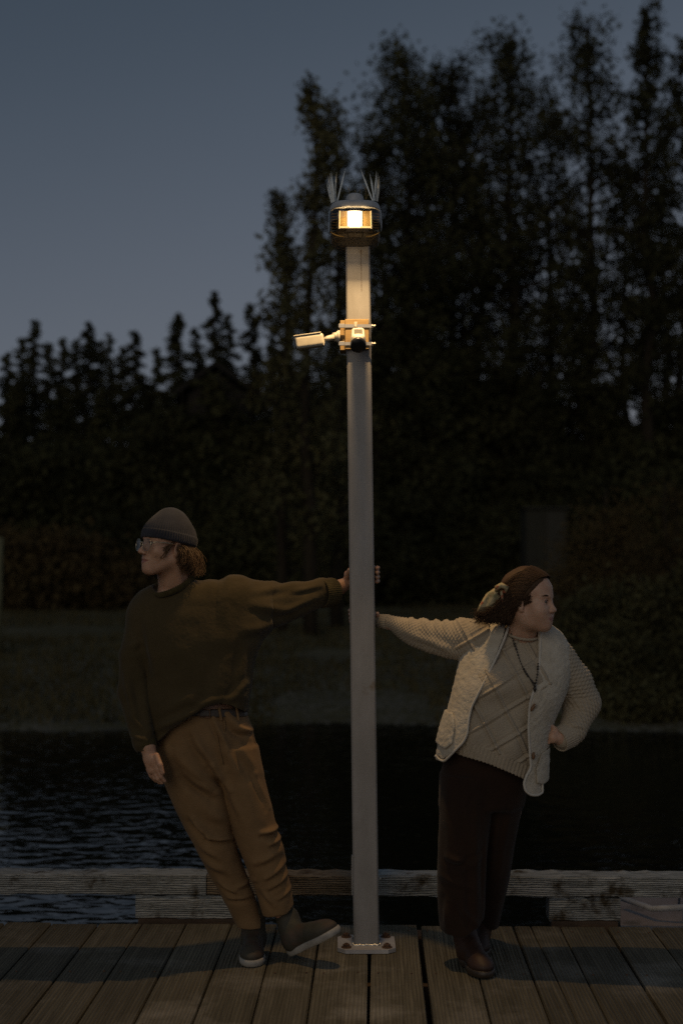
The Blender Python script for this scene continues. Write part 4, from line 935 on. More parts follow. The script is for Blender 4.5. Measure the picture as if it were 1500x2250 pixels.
# ------------------------------------------------------------------ the woman
wom = empty('person', W(1045, 2120, 5.36) * (1, 1, 0), 0, 'person with long brown hair, cream vest over knit sweater, one hand on the hip', 'person', 'two people hanging off the lamp post')
WO = W(1163, 1320, 5.30); WR = frame((.86, -.51, -.01), (.04, 0, 1)); WS = .93
gW = lambda *p: WO + WR @ (np.array(p) * WS)
sA, eA, wA = W(1045, 1402, 5.40), W(930, 1400, 5.52), W(838, 1366, 5.685)
sB, eB, wB = W(1232, 1455, 5.41), W(1280, 1542, 5.45), W(1232, 1622, 5.335)
ops = head_ops(WO, WR, WS, True)
ops += [('u', rc(gW(-.02, 0, -.05), W(1145, 1405, 5.39), .054, .062), .03), ('u', el(gW(.022, 0, -.078), np.array((.055, .048, .030)) * WS, WR), .03), ('u', rc(W(1080, 1420, 5.41), W(1205, 1440, 5.41), .06, .055), .05),
        ('u', el(W(1130, 1500, 5.40), (.135, .10, .16)), .05), ('u', el(W(1100, 1600, 5.41), (.14, .11, .13)), .05), ('u', el(W(1062, 1700, 5.43), (.155, .12, .12)), .05),
        ('u', rc(sA, eA, .044, .022), .03), ('u', rc(eA, wA, .020, .021), .005), ('u', rc(sB, eB, .050, .038), .03), ('u', rc(eB, wB, .036, .025), .02),
        ('u', rc(W(1020, 1740, 5.41), W(1012, 1900, 5.40), .085, .055), .04), ('u', rc(W(1012, 1900, 5.40), W(1020, 2060, 5.42), .05, .028), .03), ('u', rc(W(1020, 2060, 5.42), W(1035, 2100, 5.34), .026, .022), .02),
        ('u', rc(W(1105, 1740, 5.45), W(1085, 1900, 5.53), .085, .055), .04), ('u', rc(W(1085, 1900, 5.53), W(1062, 2022, 5.66), .05, .028), .03), ('u', rc(W(1062, 2022, 5.66), W(1058, 2040, 5.62), .026, .022), .02)]
# hand behind the post from the right, fingers round the left edge
ops += [('u', rc(wA, P(815, 1360, 5.710), .0225, .021), .02), ('u', rc(P(822, 1352, 5.710), P(792, 1347, 5.714), .0155, .0145), .012), ('u', rc(P(820, 1366, 5.710), P(792, 1362, 5.714), .0155, .0145), .012)]
for i, v in enumerate((1341, 1349.5, 1358, 1366)):
    ops += finger([P(796, v, 5.714), P(776, v, 5.711), P(768.5 + .8 * i, v + .5, 5.688), P(770.5 + .8 * i, v + 1.5, 5.652 + .004 * i)], .0085, .0070)
ops += finger([P(830, 1370, 5.700), P(830.5, 1358, 5.676), P(829, 1348, 5.655)], .0115, .0075)
# hand on the hip
ops += [('u', rc(wB, P(1214, 1618, 5.315), .023, .019), .02), ('u', rc(P(1216, 1611, 5.320), P(1204, 1607, 5.33), .015, .013), .012), ('u', rc(P(1214, 1625, 5.312), P(1204, 1625, 5.325), .014, .012), .012)]
for i, v in enumerate((1604, 1613, 1622, 1631)):
    ops += finger([P(1204, v, 5.325 - .003 * i), P(1194, v + 1, 5.36), P(1182, v + 4, 5.385), P(1175, v + 8, 5.39)], .0085, .0066)
ops += finger([P(1220, 1604, 5.318), P(1208, 1594, 5.315), P(1198, 1590, 5.322)], .0105, .0078)
wb = sdf_obj('body', ops, [M['skin_pale'], M['lips']], wom, vox=.0028, it=1, matfn=lip_fn(WO, WR, WS))
eyes(WO, WR, WS, wom, M['hair_f'])

# knit sweater with a raised diamond lattice and ribbed hem
wt = zl([(1384, 1105, 1185, 5.40, .060), (1402, 1052, 1222, 5.405, .085), (1425, 1036, 1238, 5.405, .098), (1455, 1028, 1245, 5.40, .112), (1500, 1020, 1240, 5.39, .135), (1540, 1008, 1224, 5.39, .142), (1590, 994, 1206, 5.395, .140),
         (1640, 985, 1198, 5.40, .142), (1690, 978, 1192, 5.405, .145), (1730, 975, 1188, 5.41, .145)], p=2.2, cap=.03)
slA = xl([(838, 1353, 1377, 5.675, .024), (858, 1352, 1384, 5.645, .036), (875, 1355, 1402, 5.62, .052), (905, 1358, 1421, 5.575, .064), (940, 1362, 1435, 5.53, .068), (980, 1364, 1447, 5.475, .070), (1010, 1360, 1450, 5.435, .076), (1045, 1355, 1452, 5.41, .085), (1070, 1358, 1455, 5.405, .085)], p=2.1, cap=.004)
slB = [('u', rc(W(1222, 1452, 5.41), W(1258, 1500, 5.43), .072, .068), .05), ('u', rc(W(1258, 1500, 5.43), W(1278, 1545, 5.445), .068, .066), .03), ('u', rc(W(1278, 1545, 5.445), W(1256, 1605, 5.375), .064, .050), .03), ('u', rc(W(1256, 1605, 5.375), W(1240, 1622, 5.345), .048, .040), .01)]
whole = el(W(1148, 1386, 5.375), (.068, .075, .042), rotm(ry=.10) @ rotm(rx=.35))
hemW = below([(900, 1640), (985, 1652), (1010, 1660), (1060, 1674), (1105, 1692), (1150, 1712), (1230, 1745)], 5.27)
ax2 = np.array((math.sin(math.radians(16)), math.cos(math.radians(16)))); lat0 = W(1110, 1560, 5.27)[[0, 2]]
def dknit(P, N):
    fr_ = np.clip(-N[:, 1], 0, 1); q = P[:, [0, 2]] - lat0; w_ = q @ ax2; a_ = q @ np.array((ax2[1], -ax2[0]))
    inb = (P[:, 0] > W(1000, 1500, 5.4)[0]) & (P[:, 0] < W(1225, 1500, 5.4)[0]); d = .0022 * vnoise(P * 16)
    p_ = .094; l1 = (a_ * math.cos(.74) + w_ * math.sin(.74)) / p_; l2 = (a_ * math.cos(.74) - w_ * math.sin(.74)) / p_
    dd = [np.abs(l - np.round(l)) * p_ for l in (l1, l2)]
    hz = hemW(P) ; rib = (hz > -.055)
    lat = sum(1.0 * .0085 * np.exp(-(x / .0048) ** 2) - .0030 * np.exp(-((x - .011) / .005) ** 2) for x in dd); moss = .0014 * np.sin(a_ * 2 * PI / .0135) * np.sin(w_ * 2 * PI / .0135)
    d += np.where(inb, np.where(rib, .0018 * np.cos(a_ * 2 * PI / .0145), lat * fr_ + moss), 0)
    xs = W(1020, 1400, 5.4)[0]; s_, A_, _ = path_param(P, [sA, eA, wA]); wf = lambda s, A, R_: .0022 * np.maximum(np.sin(s * 2 * PI / .0175 + A * R_) * .5 + np.sin(s * 2 * PI / .0175 - A * R_) * .5, -.6)
    d += np.where(P[:, 0] < xs, wf(s_, A_, 17.), 0)
    topA = np.clip(N[:, 2], 0, 1) * (P[:, 0] < W(1050, 1400, 5.4)[0]) * (P[:, 0] > W(900, 1400, 5.4)[0]); d += topA * .0045 * np.sin(P[:, 0] * 125 + 3 * vnoise(P * 12))
    s2, A2, r2 = path_param(P, [sB, eB, wB]); m = (P[:, 0] > W(1240, 1500, 5.4)[0]); d += np.where(m, .0018 * np.sin(s2 * 2 * PI / .0165 + A2 * 13) + .0013 * np.sin(s2 * 2 * PI / .0165 - A2 * 13), 0)
    FW = [(1230, 1500, 1270, 1540, .010, .006), (1240, 1530, 1290, 1560, .012, .006), (1000, 1440, 960, 1415, .014, .005), (900, 1395, 980, 1425, .014, .006), (1250, 1590, 1285, 1600, .008, .005), (1060, 1520, 1140, 1500, .03, .006), (1020, 1650, 1050, 1560, .03, .008), (1080, 1660, 1120, 1560, .03, -.006)]
    return d + folds(P, N, FW, 5.3)
ops = [('u', wt), ('u', el(W(1085, 1505, 5.30), (.075, .055, .07)), .05), ('u', el(W(1165, 1500, 5.30), (.07, .055, .07)), .05), ('u', el(W(1080, 1620, 5.32), (.12, .07, .11)), .06), ('i', lambda P: np.where(P[..., 0] < W(935, 1500, 5.4)[0], -1, hemW(P))),
       ('u', slA, .05)] + slB + [('s', whole, .006), ('s', rc(W(1070, 1700, 5.42), W(1070, 1760, 5.42), .10))]
kn = sdf_obj('sweater', ops, M['aran'], wom, vox=.0034, it=1, disp=dknit)
cuff([W(829, 1364, 5.69), W(854, 1367, 5.655)], [.0270, .0300], mat_=M['aran'], par=kn, ribs=22, thick=.004)
cuff([W(1252, 1612, 5.37), W(1226, 1627, 5.335)], [.0500, .0455], mat_=M['aran'], par=kn, ribs=30, thick=.005)
nk = MB(); nk.tube([W(1148, 1388, 5.375) + rotm(ry=.10) @ np.array((.068 * math.cos(a), .072 * math.sin(a), .024 * math.sin(a) - .002)) for a in np.linspace(0, 2 * PI, 40)], .0055, 8, False); nk.build('neckband', M['aran'], kn, True)

# fleece vest: a shell over the sweater, open in front
vl = [(1362, 1088, 1192, 5.405, .055), (1378, 1045, 1222, 5.41, .085), (1400, 1026, 1243, 5.41, .108), (1430, 1014, 1254, 5.405, .122), (1470, 1005, 1255, 5.395, .142), (1510, 996, 1246, 5.385, .160), (1550, 986, 1230, 5.385, .164), (1590, 972, 1214, 5.385, .165),
      (1630, 962, 1206, 5.385, .168), (1680, 955, 1204, 5.39, .172), (1760, 950, 1200, 5.39, .175)]
vout = zl(vl, p=2.3, cap=.03); vin = zl([(v, a + 7, b - 7, Y, r - .012) for v, a, b, Y, r in vl], p=2.3, cap=.03)
LPOLY = [(1116, 1350), (1118, 1372), (1108, 1402), (1092, 1440), (1074, 1476), (1052, 1520), (1035, 1553), (1029, 1580), (1026, 1612), (1018, 1630), (996, 1652), (974, 1674), (955, 1660), (930, 1655), (930, 1350)]
RPOLY = [(1170, 1352), (1187, 1392), (1186, 1420), (1184, 1465), (1174, 1510), (1163, 1548), (1160, 1600), (1163, 1650), (1166, 1688), (1155, 1706), (1150, 1722), (1154, 1738), (1165, 1747), (1180, 1748), (1192, 1742), (1191, 1725), (1193, 1700), (1200, 1670), (1206, 1650), (1280, 1640), (1280, 1352)]
pL, pR = poly_sdf(LPOLY, 5.25), poly_sdf(RPOLY, 5.25); backcut = below([(900, 1650), (1280, 1720)], 5.5)
def vestcut(P):
    f_ = np.minimum(pL(P), pR(P)); b_ = backcut(P); return np.where(P[..., 1] < 5.37, f_, np.where(P[..., 1] > 5.42, b_, np.where(P[..., 0] < W(1015, 1500, 5.4)[0], np.minimum(f_, b_), np.where(P[..., 0] > W(1205, 1500, 5.4)[0], np.minimum(f_, b_), f_ if False else np.minimum(f_, b_)))))
armA, armB = rc(W(1020, 1412, 5.42), W(930, 1405, 5.5), .062, .07), rc(W(1247, 1476, 5.42), W(1300, 1520, 5.44), .060, .07)
def dvest(P, N): return .0009 * np.sin(P[:, 0] * 160 + 5 * vnoise(P * 18)) * np.sin(P[:, 2] * 160 + 5 * vnoise(P * 18 + 7)) + .0030 * vnoise(P * 7) + .0007 * vnoise(P * 70)
vest = sdf_obj('vest', [('u', vout), ('s', vin), ('i', vestcut), ('s', armA, .006), ('s', armB, .006)], M['vest'], wom, vox=.0034, it=1, disp=dvest)
def on_path(s, pts, out, n=50, Y=5.25):
    q = np.array(pts, float); t = np.linspace(0, len(q) - 1, n); ker = np.array((.25, .5, .25)); u = np.interp(t, range(len(q)), q[:, 0]); v = np.interp(t, range(len(q)), q[:, 1])
    u[1:-1] = np.convolve(u, ker, 'valid'); v[1:-1] = np.convolve(v, ker, 'valid'); return [on(s, a, b, Y, out) for a, b in zip(u, v)]
tb = MB()
tb.tube(on_path(vout, LPOLY[1:13], -.002), .0048, 8); tb.tube(on_path(vout, RPOLY[1:19], -.002, 70), .0048, 8)
tb.build('binding', M['trim'], vest, True)
# patch pockets, toggles
for pts, nm in (([(967, 1566), (998, 1570), (1000, 1600), (994, 1635), (980, 1650), (962, 1642), (950, 1600), (955, 1566)], 'L'), ([(1189, 1655), (1215, 1645), (1212, 1720), (1196, 1728), (1178, 1722), (1176, 1690)], 'R')):
    pf = poly_sdf(pts, 5.25); pk = zl([(v, a - 5, b + 5, Y, r + .009) for v, a, b, Y, r in vl], p=2.3)
    sdf_obj('pocket', [('u', pk), ('s', vout), ('i', lambda P, pf=pf: np.where(P[..., 1] < 5.44, pf(P), .1), .006)], M['vest'], vest, vox=.0034, it=1, disp=dvest)
for (u0, v0, u1, v1) in ((1165, 1562, 1174, 1546), (1171, 1652, 1170, 1668)):
    a, b_ = on(vout, u0, v0, 5.25, .008), on(vout, u1, v1, 5.25, .008); MB().tube([a, a * .7 + b_ * .3, a * .3 + b_ * .7, b_], [.003, .006, .006, .003], 8).build('toggle', M['wood_toggle'], vest, True)
    c = (a + b_) / 2; MB().tube([c + (0, -.003, 0), c + (.012, 0, .010), c + (.016, .004, .002), c + (0, .003, -.002)], .0018, 5).build('toggle_loop', M['trim'], vest, True)
# long beaded necklace
nk1 = [(1119, 1383), (1124, 1402), (1133, 1428), (1141, 1455), (1152, 1478), (1164, 1494), (1171, 1505)]; nk2 = [(1171, 1505), (1177, 1480), (1180, 1458)]
rb_ = random.Random(4)
bdm = MB()
for seg in (nk1, nk2):
    pts = on_path(wt, seg, .012, 26 if seg is nk1 else 9); pts = [p + (0, -.030 * math.exp(-((p[2] - W(1100, 1500, 5.3)[2]) / .07) ** 2), 0) for p in pts]
    bdm.tube(pts, .0010, 4)
    for p in pts:
        r_ = rb_.uniform(.0022, .0048); bdm.tube([p + (0, 0, -r_), p + (0, 0, -r_ * .6), p + (0, 0, r_ * .6), p + (0, 0, r_)], [.0004, r_, r_, .0004], 6)
pdt = on(wt, 1171, 1512, 5.25, .036); bdm.tube([pdt + (0, 0, .012), pdt, pdt - (0, 0, .012)], [.003, .007, .002], 8)
bdm.build('bead_necklace', M['bead'], wom, True)

# wide dark trousers
fa = lambda t: t
hp = zl([(1640, 985, 1140, 5.41, .11), (1690, 970, 1152, 5.42, .125), (1740, 965, 1152, 5.425, .13), (1775, 964, 1147, 5.425, .12)], p=2.3, cap=.02)
lC = zl([(1700, 968, 1085, 5.40, .115), (1760, 964, 1082, 5.395, .115), (1830, 962, 1075, 5.39, .108), (1900, 960, 1068, 5.385, .10), (1960, 960, 1064, 5.385, .098), (2010, 962, 1062, 5.385, .098), (2052, 968, 1056, 5.39, .095)], p=2.1, cap=.004)
lD = zl([(1700, 1045, 1153, 5.44, .115), (1750, 1052, 1149, 5.45, .11), (1800, 1052, 1139, 5.47, .10), (1860, 1050, 1128, 5.50, .09), (1920, 1048, 1119, 5.54, .085), (1975, 1048, 1108, 5.60, .08), (2034, 1050, 1094, 5.68, .075)], p=2.1, cap=.004)
hemC = below([(950, 2050), (985, 2056), (1010, 2060), (1030, 2052), (1058, 2030), (1080, 2026)], 5.3)
FP = [(985, 1885, 1025, 1895, .012, .012), (1000, 1905, 1055, 1870, .012, -.008), (1020, 1720, 1035, 1900, .022, .008), (985, 1740, 990, 1880, .018, .006), (1045, 1760, 1040, 2040, .014, .009), (1015, 1960, 1020, 2050, .016, .008), (985, 1980, 980, 2050, .014, .008),
      (1100, 1800, 1085, 1980, .012, .008), (1125, 1780, 1100, 1960, .012, .006), (1010, 1990, 1050, 2040, .012, .010), (975, 1930, 1030, 1950, .012, .006), (1070, 1850, 1065, 2000, .008, .006)]
def dp(P, N): return folds(P, N, FP, 5.3) + .0035 * vnoise(P * (9, 9, 5)) + .0015 * vnoise(P * 24)
sdf_obj('trousers', [('u', lC), ('u', lD, .004), ('u', hp, .02), ('i', lambda P: np.where(P[..., 1] < 5.50, hemC(P), -1)), ('s', zl([(2040, 985, 1045, 5.39, .075), (2070, 985, 1045, 5.39, .075)], cap=.002)), ('s', zl([(2020, 1056, 1088, 5.68, .055), (2050, 1056, 1088, 5.68, .055)], cap=.002))],
        M['maroon'], wom, vox=.0044, it=1, disp=dp)
hC = W(1022, 2100, 5.43) * (1, 1, 0) + (0, 0, .001)
shoe('boot', hC, frame((.24, -1, 0)), M['boot'], wom, L=.25, top=W(1020, 2050, 5.41), sole_mat=M['leather'], wd=.9)
hD = W(1050, 2040, 5.68) * (1, 1, 0) + (0, 0, .001)
shoe('boot', hD, frame((-.10, -1, 0)), M['boot'], wom, L=.24, top=W(1060, 2015, 5.66), sole_mat=M['leather'], wd=.9)

# her hair: swept back from the brow, streaming over the near shoulder
rf = np.random.default_rng(5)
def hairline(P): q = (P - WO) @ WR / WS; return (.79 * q[..., 0] - .61 * q[..., 2] - .0075 - .02 * np.maximum(np.abs(q[..., 1]) - .05, 0)) * WS
hb = [('u', el(gW(-.018, 0, .034), np.array((.112, .090, .103)) * WS, WR)), ('i', hairline, .01), ('u', el(gW(-.078, -.01, -.020), np.array((.055, .078, .065)) * WS, WR), .03),
      ('u', rc(gW(-.080, -.035, -.035), W(1112, 1355, 5.32), .044, .024), .03), ('u', rc(W(1112, 1355, 5.32), W(1080, 1364, 5.30), .018, .009), .02), ('u', rc(gW(-.03, .06, -.04), W(1188, 1396, 5.36), .032, .014), .02)]
Vb, Fb = sdf_arrays(hb, .004, 1); Nb = normals(Vb, Fb)
q = (Vb - WO) @ WR; aa = np.arctan2(q[:, 1], q[:, 2] - .0); Vb = Vb + Nb * (.0035 * vnoise(Vb * 22) + .0015 * vnoise(Vb * 60))[:, None]
paths = []
for i in range(1500):
    a = rf.uniform(-2.0, 1.9); st_ = rf.uniform(0, 1); P_ = []
    # arc from the hairline back over the skull to the nape
    la = np.array((math.sin(a) * .086, math.cos(a) * .098)); lift = 1 + rf.uniform(0.02, .095); side = -1 if a < .4 else 1
    x0 = .0075 / .79 + .77 * (la[1] + .012) * .78 * (1 if la[1] > -.02 else .4) ; x0 = min(x0, .073)
    end = W(rf.uniform(1040, 1118), rf.uniform(1344, 1372), 5.29 + rf.uniform(-.02, .02)) if i % 3 else gW(rf.uniform(-.11, -.07), rf.uniform(-.06, .05), rf.uniform(-.11, -.05))
    m_ = 20
    for j in range(m_):
        t = j / (m_ - 1); x = x0 - t * .155; s_ = math.sqrt(max(0, 1 - ((x + .018) / .118) ** 2)); sc_ = max(s_, .35)
        P1 = gW(x * lift, la[0] * sc_ * lift * (1 if a * side > 0 else 1), .034 + (la[1]) * sc_ * lift - .03 * t * t)
        qe = ((P1 - gW(-.018, 0, .034)) @ WR / WS) / np.array((.112, .090, .103)); ne = np.linalg.norm(qe); P1 = gW(-.018, 0, .034) + WR @ (qe * max(1, (1.0 + (lift - 1) * .55) / ne) * np.array((.112, .090, .103)) * WS)
        w_ = max(0, (t - .45) / .55) ** 1.6; P_.append(P1 * (1 - w_) + end * w_ + np.array((.0, .003 * math.sin(t * 9 + i), .004 * math.sin(t * 8 + i * 1.7))) * t)
    paths.append(P_)
for i in range(650):   # waves falling behind the ear towards the nape
    s0 = gW(rf.uniform(-.035, .040), -.066 - rf.uniform(0, .014), rf.uniform(-.005, .075)); c0 = gW(rf.uniform(-.09, -.05), -.088 - rf.uniform(0, .02), rf.uniform(-.065, .03)); e0 = W(rf.uniform(1060, 1128), rf.uniform(1338, 1374), 5.265 + rf.uniform(-.02, .03))
    ph = rf.uniform(0, 6.3); paths.append([s0 * (1 - t) ** 2 + 2 * c0 * t * (1 - t) + e0 * t * t + np.array((.0035 * math.sin(t * 10 + ph), 0, .0035 * math.cos(t * 9 + ph))) for t in np.linspace(0, 1, 16)])
for i in range(110):    # loose wind-blown ends on the near shoulder, and curls by the far collar
    if i < 80: a0 = W(rf.uniform(1090, 1125), rf.uniform(1335, 1362), 5.28); a1 = W(rf.uniform(1030, 1075), rf.uniform(1338, 1368), 5.27 + rf.uniform(-.01, .02)); dz = rf.uniform(-.02, .02)
    else: a0 = W(rf.uniform(1178, 1195), rf.uniform(1365, 1385), 5.38); a1 = W(rf.uniform(1186, 1212), rf.uniform(1395, 1412), 5.34); dz = .006
    paths.append([a0 * (1 - t) + a1 * t + np.array((.004 * math.sin(t * 11 + i), -.02 * math.sin(PI * t) if i < 80 else 0, dz * math.sin(PI * t) + .003 * math.sin(t * 13 + i))) for t in np.linspace(0, 1, 14)])
Vh, Fh = strands(paths, .0012, .0005, 3)
link('hair', np_mesh('hair', np.concatenate([Vb, Vh]), np.concatenate([Fb, Fh + len(Vb)])), M['hair_f'], wom, True)
# patterned headscarf tied behind, its corner lifting in the wind
sp = poly_sdf([(1092, 1288), (1112, 1292), (1114, 1310), (1107, 1330), (1102, 1347), (1078, 1352), (1044, 1352), (1052, 1330), (1068, 1304)], 5.30)
sdf_obj('headscarf', [('u', el(W(1080, 1325, 5.295), (.080, .026, .080))), ('i', sp, .008)], M['scarf'], wom, vox=.003, it=1, disp=lambda P, N: .0022 * np.sin((P[:, 0] * .75 - P[:, 2] * .35) * 190 + 2 * vnoise(P * 20)) * np.clip(-N[:, 1] * 1.5, 0, 1))
MB().tube([W(1089, 1301, 5.28), W(1091, 1291, 5.26), W(1101, 1286, 5.25), W(1112, 1291, 5.25), W(1110, 1300, 5.26), W(1099, 1301, 5.265)], [.005, .010, .011, .010, .008, .005], 8).build('scarf_knot', M['scarf'], wom, True)
MB().tube([W(1101, 1300, 5.258), W(1104, 1322, 5.255), W(1100, 1348, 5.255)], [.006, .005, .002], 6).build('scarf_tail', M['scarf'], wom, True)

# ================================================================== BEYOND THE WATER
RT = np.random.default_rng(21)
M['leaf_dark'] = mat('conifer_foliage', (.032, .033, .014), .8, 0, (.064, .061, .026), .9, spec=.1, rnd=.25)
M['leaf_olive'] = mat('broadleaf_foliage', (.056, .053, .022), .75, 0, (.105, .093, .040), .9, spec=.15, rnd=.2)
M['leaf_brown'] = mat('autumn_foliage', (.066, .046, .020), .8, 0, (.100, .072, .030), 1.2, spec=.1, rnd=.2)
M['bark'] = mat('dark_bark', (.026, .020, .013), .9, 0, (.045, .036, .024), 3, (3, 3, .6), .8, 12, spec=.1, bdist=.02)
M['bark_lit'] = mat('lit_bark', (.085, .072, .045), .9, 0, (.06, .05, .03), 3, (3, 3, .6), .8, 12, spec=.1, bdist=.02)  # bark copy with the light on one trunk put into its colour
def gz(x, y): return float(ground_z(np.array([x]), np.array([y]))[0])
def cards(C, size, asp=.45, down=0.):
    n = len(C); d = RT.normal(size=(n, 3)); d[:, 2] -= down; d /= np.linalg.norm(d, axis=1)[:, None]; w = np.cross(d, RT.normal(size=(n, 3))); w /= np.linalg.norm(w, axis=1)[:, None] + 1e-9
    s = size * RT.uniform(.55, 1.35, n); L_ = (s * .5)[:, None]; Wd = (s * .5 * asp)[:, None]
    V = np.stack([C - d * L_, C + w * Wd, C + d * L_, C - w * Wd], 1).reshape(-1, 3); return V, np.arange(n * 4).reshape(-1, 4)
def wobble_line(p0, p1, n, amp):
    t = np.linspace(0, 1, n)[:, None]; P = p0 * (1 - t) + p1 * t; P[1:-1, :2] += RT.normal(size=(n - 2, 2)) * amp; return P
def make_tree(name, base, h, R, n, style, mats, leaf, label, cat='tree', group=None, t0=.12, trunk_r=None, lean=0., dens=1.):
    root = empty(name, base, 0, label, cat, group); base = np.array(base, float); trunk_r = trunk_r or max(.06, h * .014)
    top = base + (lean * h, 0, h); tp = wobble_line(base - (0, 0, .3), top, 9, h * .006); tm = MB().tube(tp, np.linspace(trunk_r, .02, 9), 7)
    at = lambda t: np.array([np.interp(t, np.linspace(0, 1, 9), tp[:, a]) for a in range(3)])
    C = []
    if style == 'conifer':
        nb = int(h * 13 * dens); per = max(3, n // nb)
        for i in range(nb):
            t = t0 + (1 - t0) * (i + RT.random()) / nb; t = min(t, .995); az = RT.uniform(0, 2 * PI); prof = (1 - t) ** .88 * min(1, (t - t0) / .12 + .45)
            L_ = (R * prof * RT.uniform(.45, 1.15) + .12); c = at(t); k = max(2, int(per * (.35 + 1.3 * L_ / R)))
            u = RT.random(k) ** .75; dr = .32 * L_; x = c[0] + math.cos(az) * L_ * u; y = c[1] + math.sin(az) * L_ * u; z = c[2] - dr * u + .10 * L_ * u * u
            sc_ = .04 + .09 * L_ * (1 - .3 * u); C.append(np.stack([x, y, z], 1) + RT.normal(size=(k, 3)) * sc_[:, None] * (1, 1, .55))
            if i % 4 == 0 and L_ > .3: tm.tube([c, c + (math.cos(az) * L_ * .8, math.sin(az) * L_ * .8, -.2 * L_)], [.012 + .012 * L_, .005], 3, False)
    elif style == 'clump':    # tall rugged crown of many uneven boughs
        nb = int(80 * dens); per = n // nb
        for i in range(nb):
            t = t0 + (1 - t0) * (i + RT.random()) / nb; az = RT.uniform(0, 2 * PI); prof = (.30 + .70 * math.sin(PI * min(1, (1 - t) * 1.15 + .04)) ** .8) if t > .25 else .8
            prof *= (1 - t) ** .25 * 1.15; L_ = R * prof * RT.uniform(.25, 1.1) * (1 if t < .85 else .6); c = at(t); e = c + (math.cos(az) * L_, math.sin(az) * L_, RT.uniform(-.12, .25) * L_)
            tm.tube([c - (0, 0, .05 * h * .2), (c + e) / 2 + (0, 0, .04 * L_), e], [.04 + .012 * L_, .03, .012], 4, False)
            m_ = RT.integers(3, 6)
            for _ in range(m_):
                f = RT.uniform(.35, 1.08); q = c * (1 - f) + e * f + RT.normal(size=3) * R * .10; r_ = R * RT.uniform(.05, .15) * (1.15 - .4 * t); k = max(3, int(per / m_ * (r_ / (R * .10)) ** 2))
                C.append(q + RT.normal(size=(k, 3)) * r_ * (.8, .8, .8) - np.abs(RT.normal(size=(k, 1))) * (0, 0, r_ * .8))
    elif style == 'sparse':   # thin young tree: ascending limbs with hanging leaves
        nb = int(40 * dens)
        for i in range(nb):
            t = t0 + (.97 - t0) * (i + RT.random()) / nb; az = RT.uniform(0, 2 * PI); L_ = R * (1 - t) ** .55 * RT.uniform(.5, 1.15); c = at(t); e = c + (math.cos(az) * L_, math.sin(az) * L_, L_ * RT.uniform(.3, 1.1))
            e[2] = min(e[2], top[2] + .5); tm.tube([c, (c + e) / 2 + (0, 0, -.06 * L_), e], [.03, .018, .006], 4, False)
            for _ in range(5):
                f0 = RT.uniform(.2, .9); s0 = c * (1 - f0) + e * f0; s1 = s0 + RT.normal(size=3) * L_ * .22 + (0, 0, .1); tm.tube([s0, s1], [.009, .003], 3, False)
                k = max(2, n // nb // 5); f = RT.random(k)[:, None]; C.append(s0 * (1 - f) + s1 * f + RT.normal(size=(k, 3)) * (.12, .12, .16))
    else:                      # bush: many low stems and rounded uneven leaf masses
        nb = int(26 * dens)
        for i in range(nb):
            a = RT.uniform(0, 2 * PI); q = math.sqrt(RT.random()) * R; hh = h * (1 - .55 * (q / R) ** 2) * RT.uniform(.35, 1.0); c = base + (math.cos(a) * q, math.sin(a) * q * .8, hh)
            if i % 2 == 0: tm.tube([base + (0, 0, -.1), (base + c) / 2 + RT.normal(size=3) * .08, c], [.03, .018, .006], 4, False)
            r_ = min(R, h) * RT.uniform(.14, .30); k = int(n / nb * (r_ / (min(R, h) * .22)) ** 2) + 2; C.append(c + RT.normal(size=(k, 3)) * r_ * (.8, .8, .7))
        k = n // 3; a = RT.uniform(0, 2 * PI, k); q = np.sqrt(RT.random(k)) * R; C.append(base + np.stack([np.cos(a) * q, np.sin(a) * q * .8, RT.random(k) * h * .7 * (1 - .5 * (q / R) ** 2)], 1))
    C = np.concatenate(C); g_ = ground_z(C[:, 0], C[:, 1]); C[:, 2] = np.maximum(C[:, 2], g_ + .02)
    V, F = cards(C, leaf, .5 if style != 'sparse' else .6, .5)
    tm.build('trunk' if cat == 'tree' else 'stems', mats[1], root, True)
    link('crown' if cat == 'tree' else 'foliage', np_mesh('crown', V, F), mats[0], root); return root
def tree_px(name, u, v, Y, wpx, n, style, mats, leaf, label, **k):
    p = W(u, v, Y); b = gz(p[0], Y); return make_tree(name, (p[0], Y, b), p[2] - b, wpx * Y / FPX / 2, n, style, mats, leaf, label, **k)

DK, OL, BR = (M['leaf_dark'], M['bark']), (M['leaf_olive'], M['bark']), (M['leaf_brown'], M['bark'])
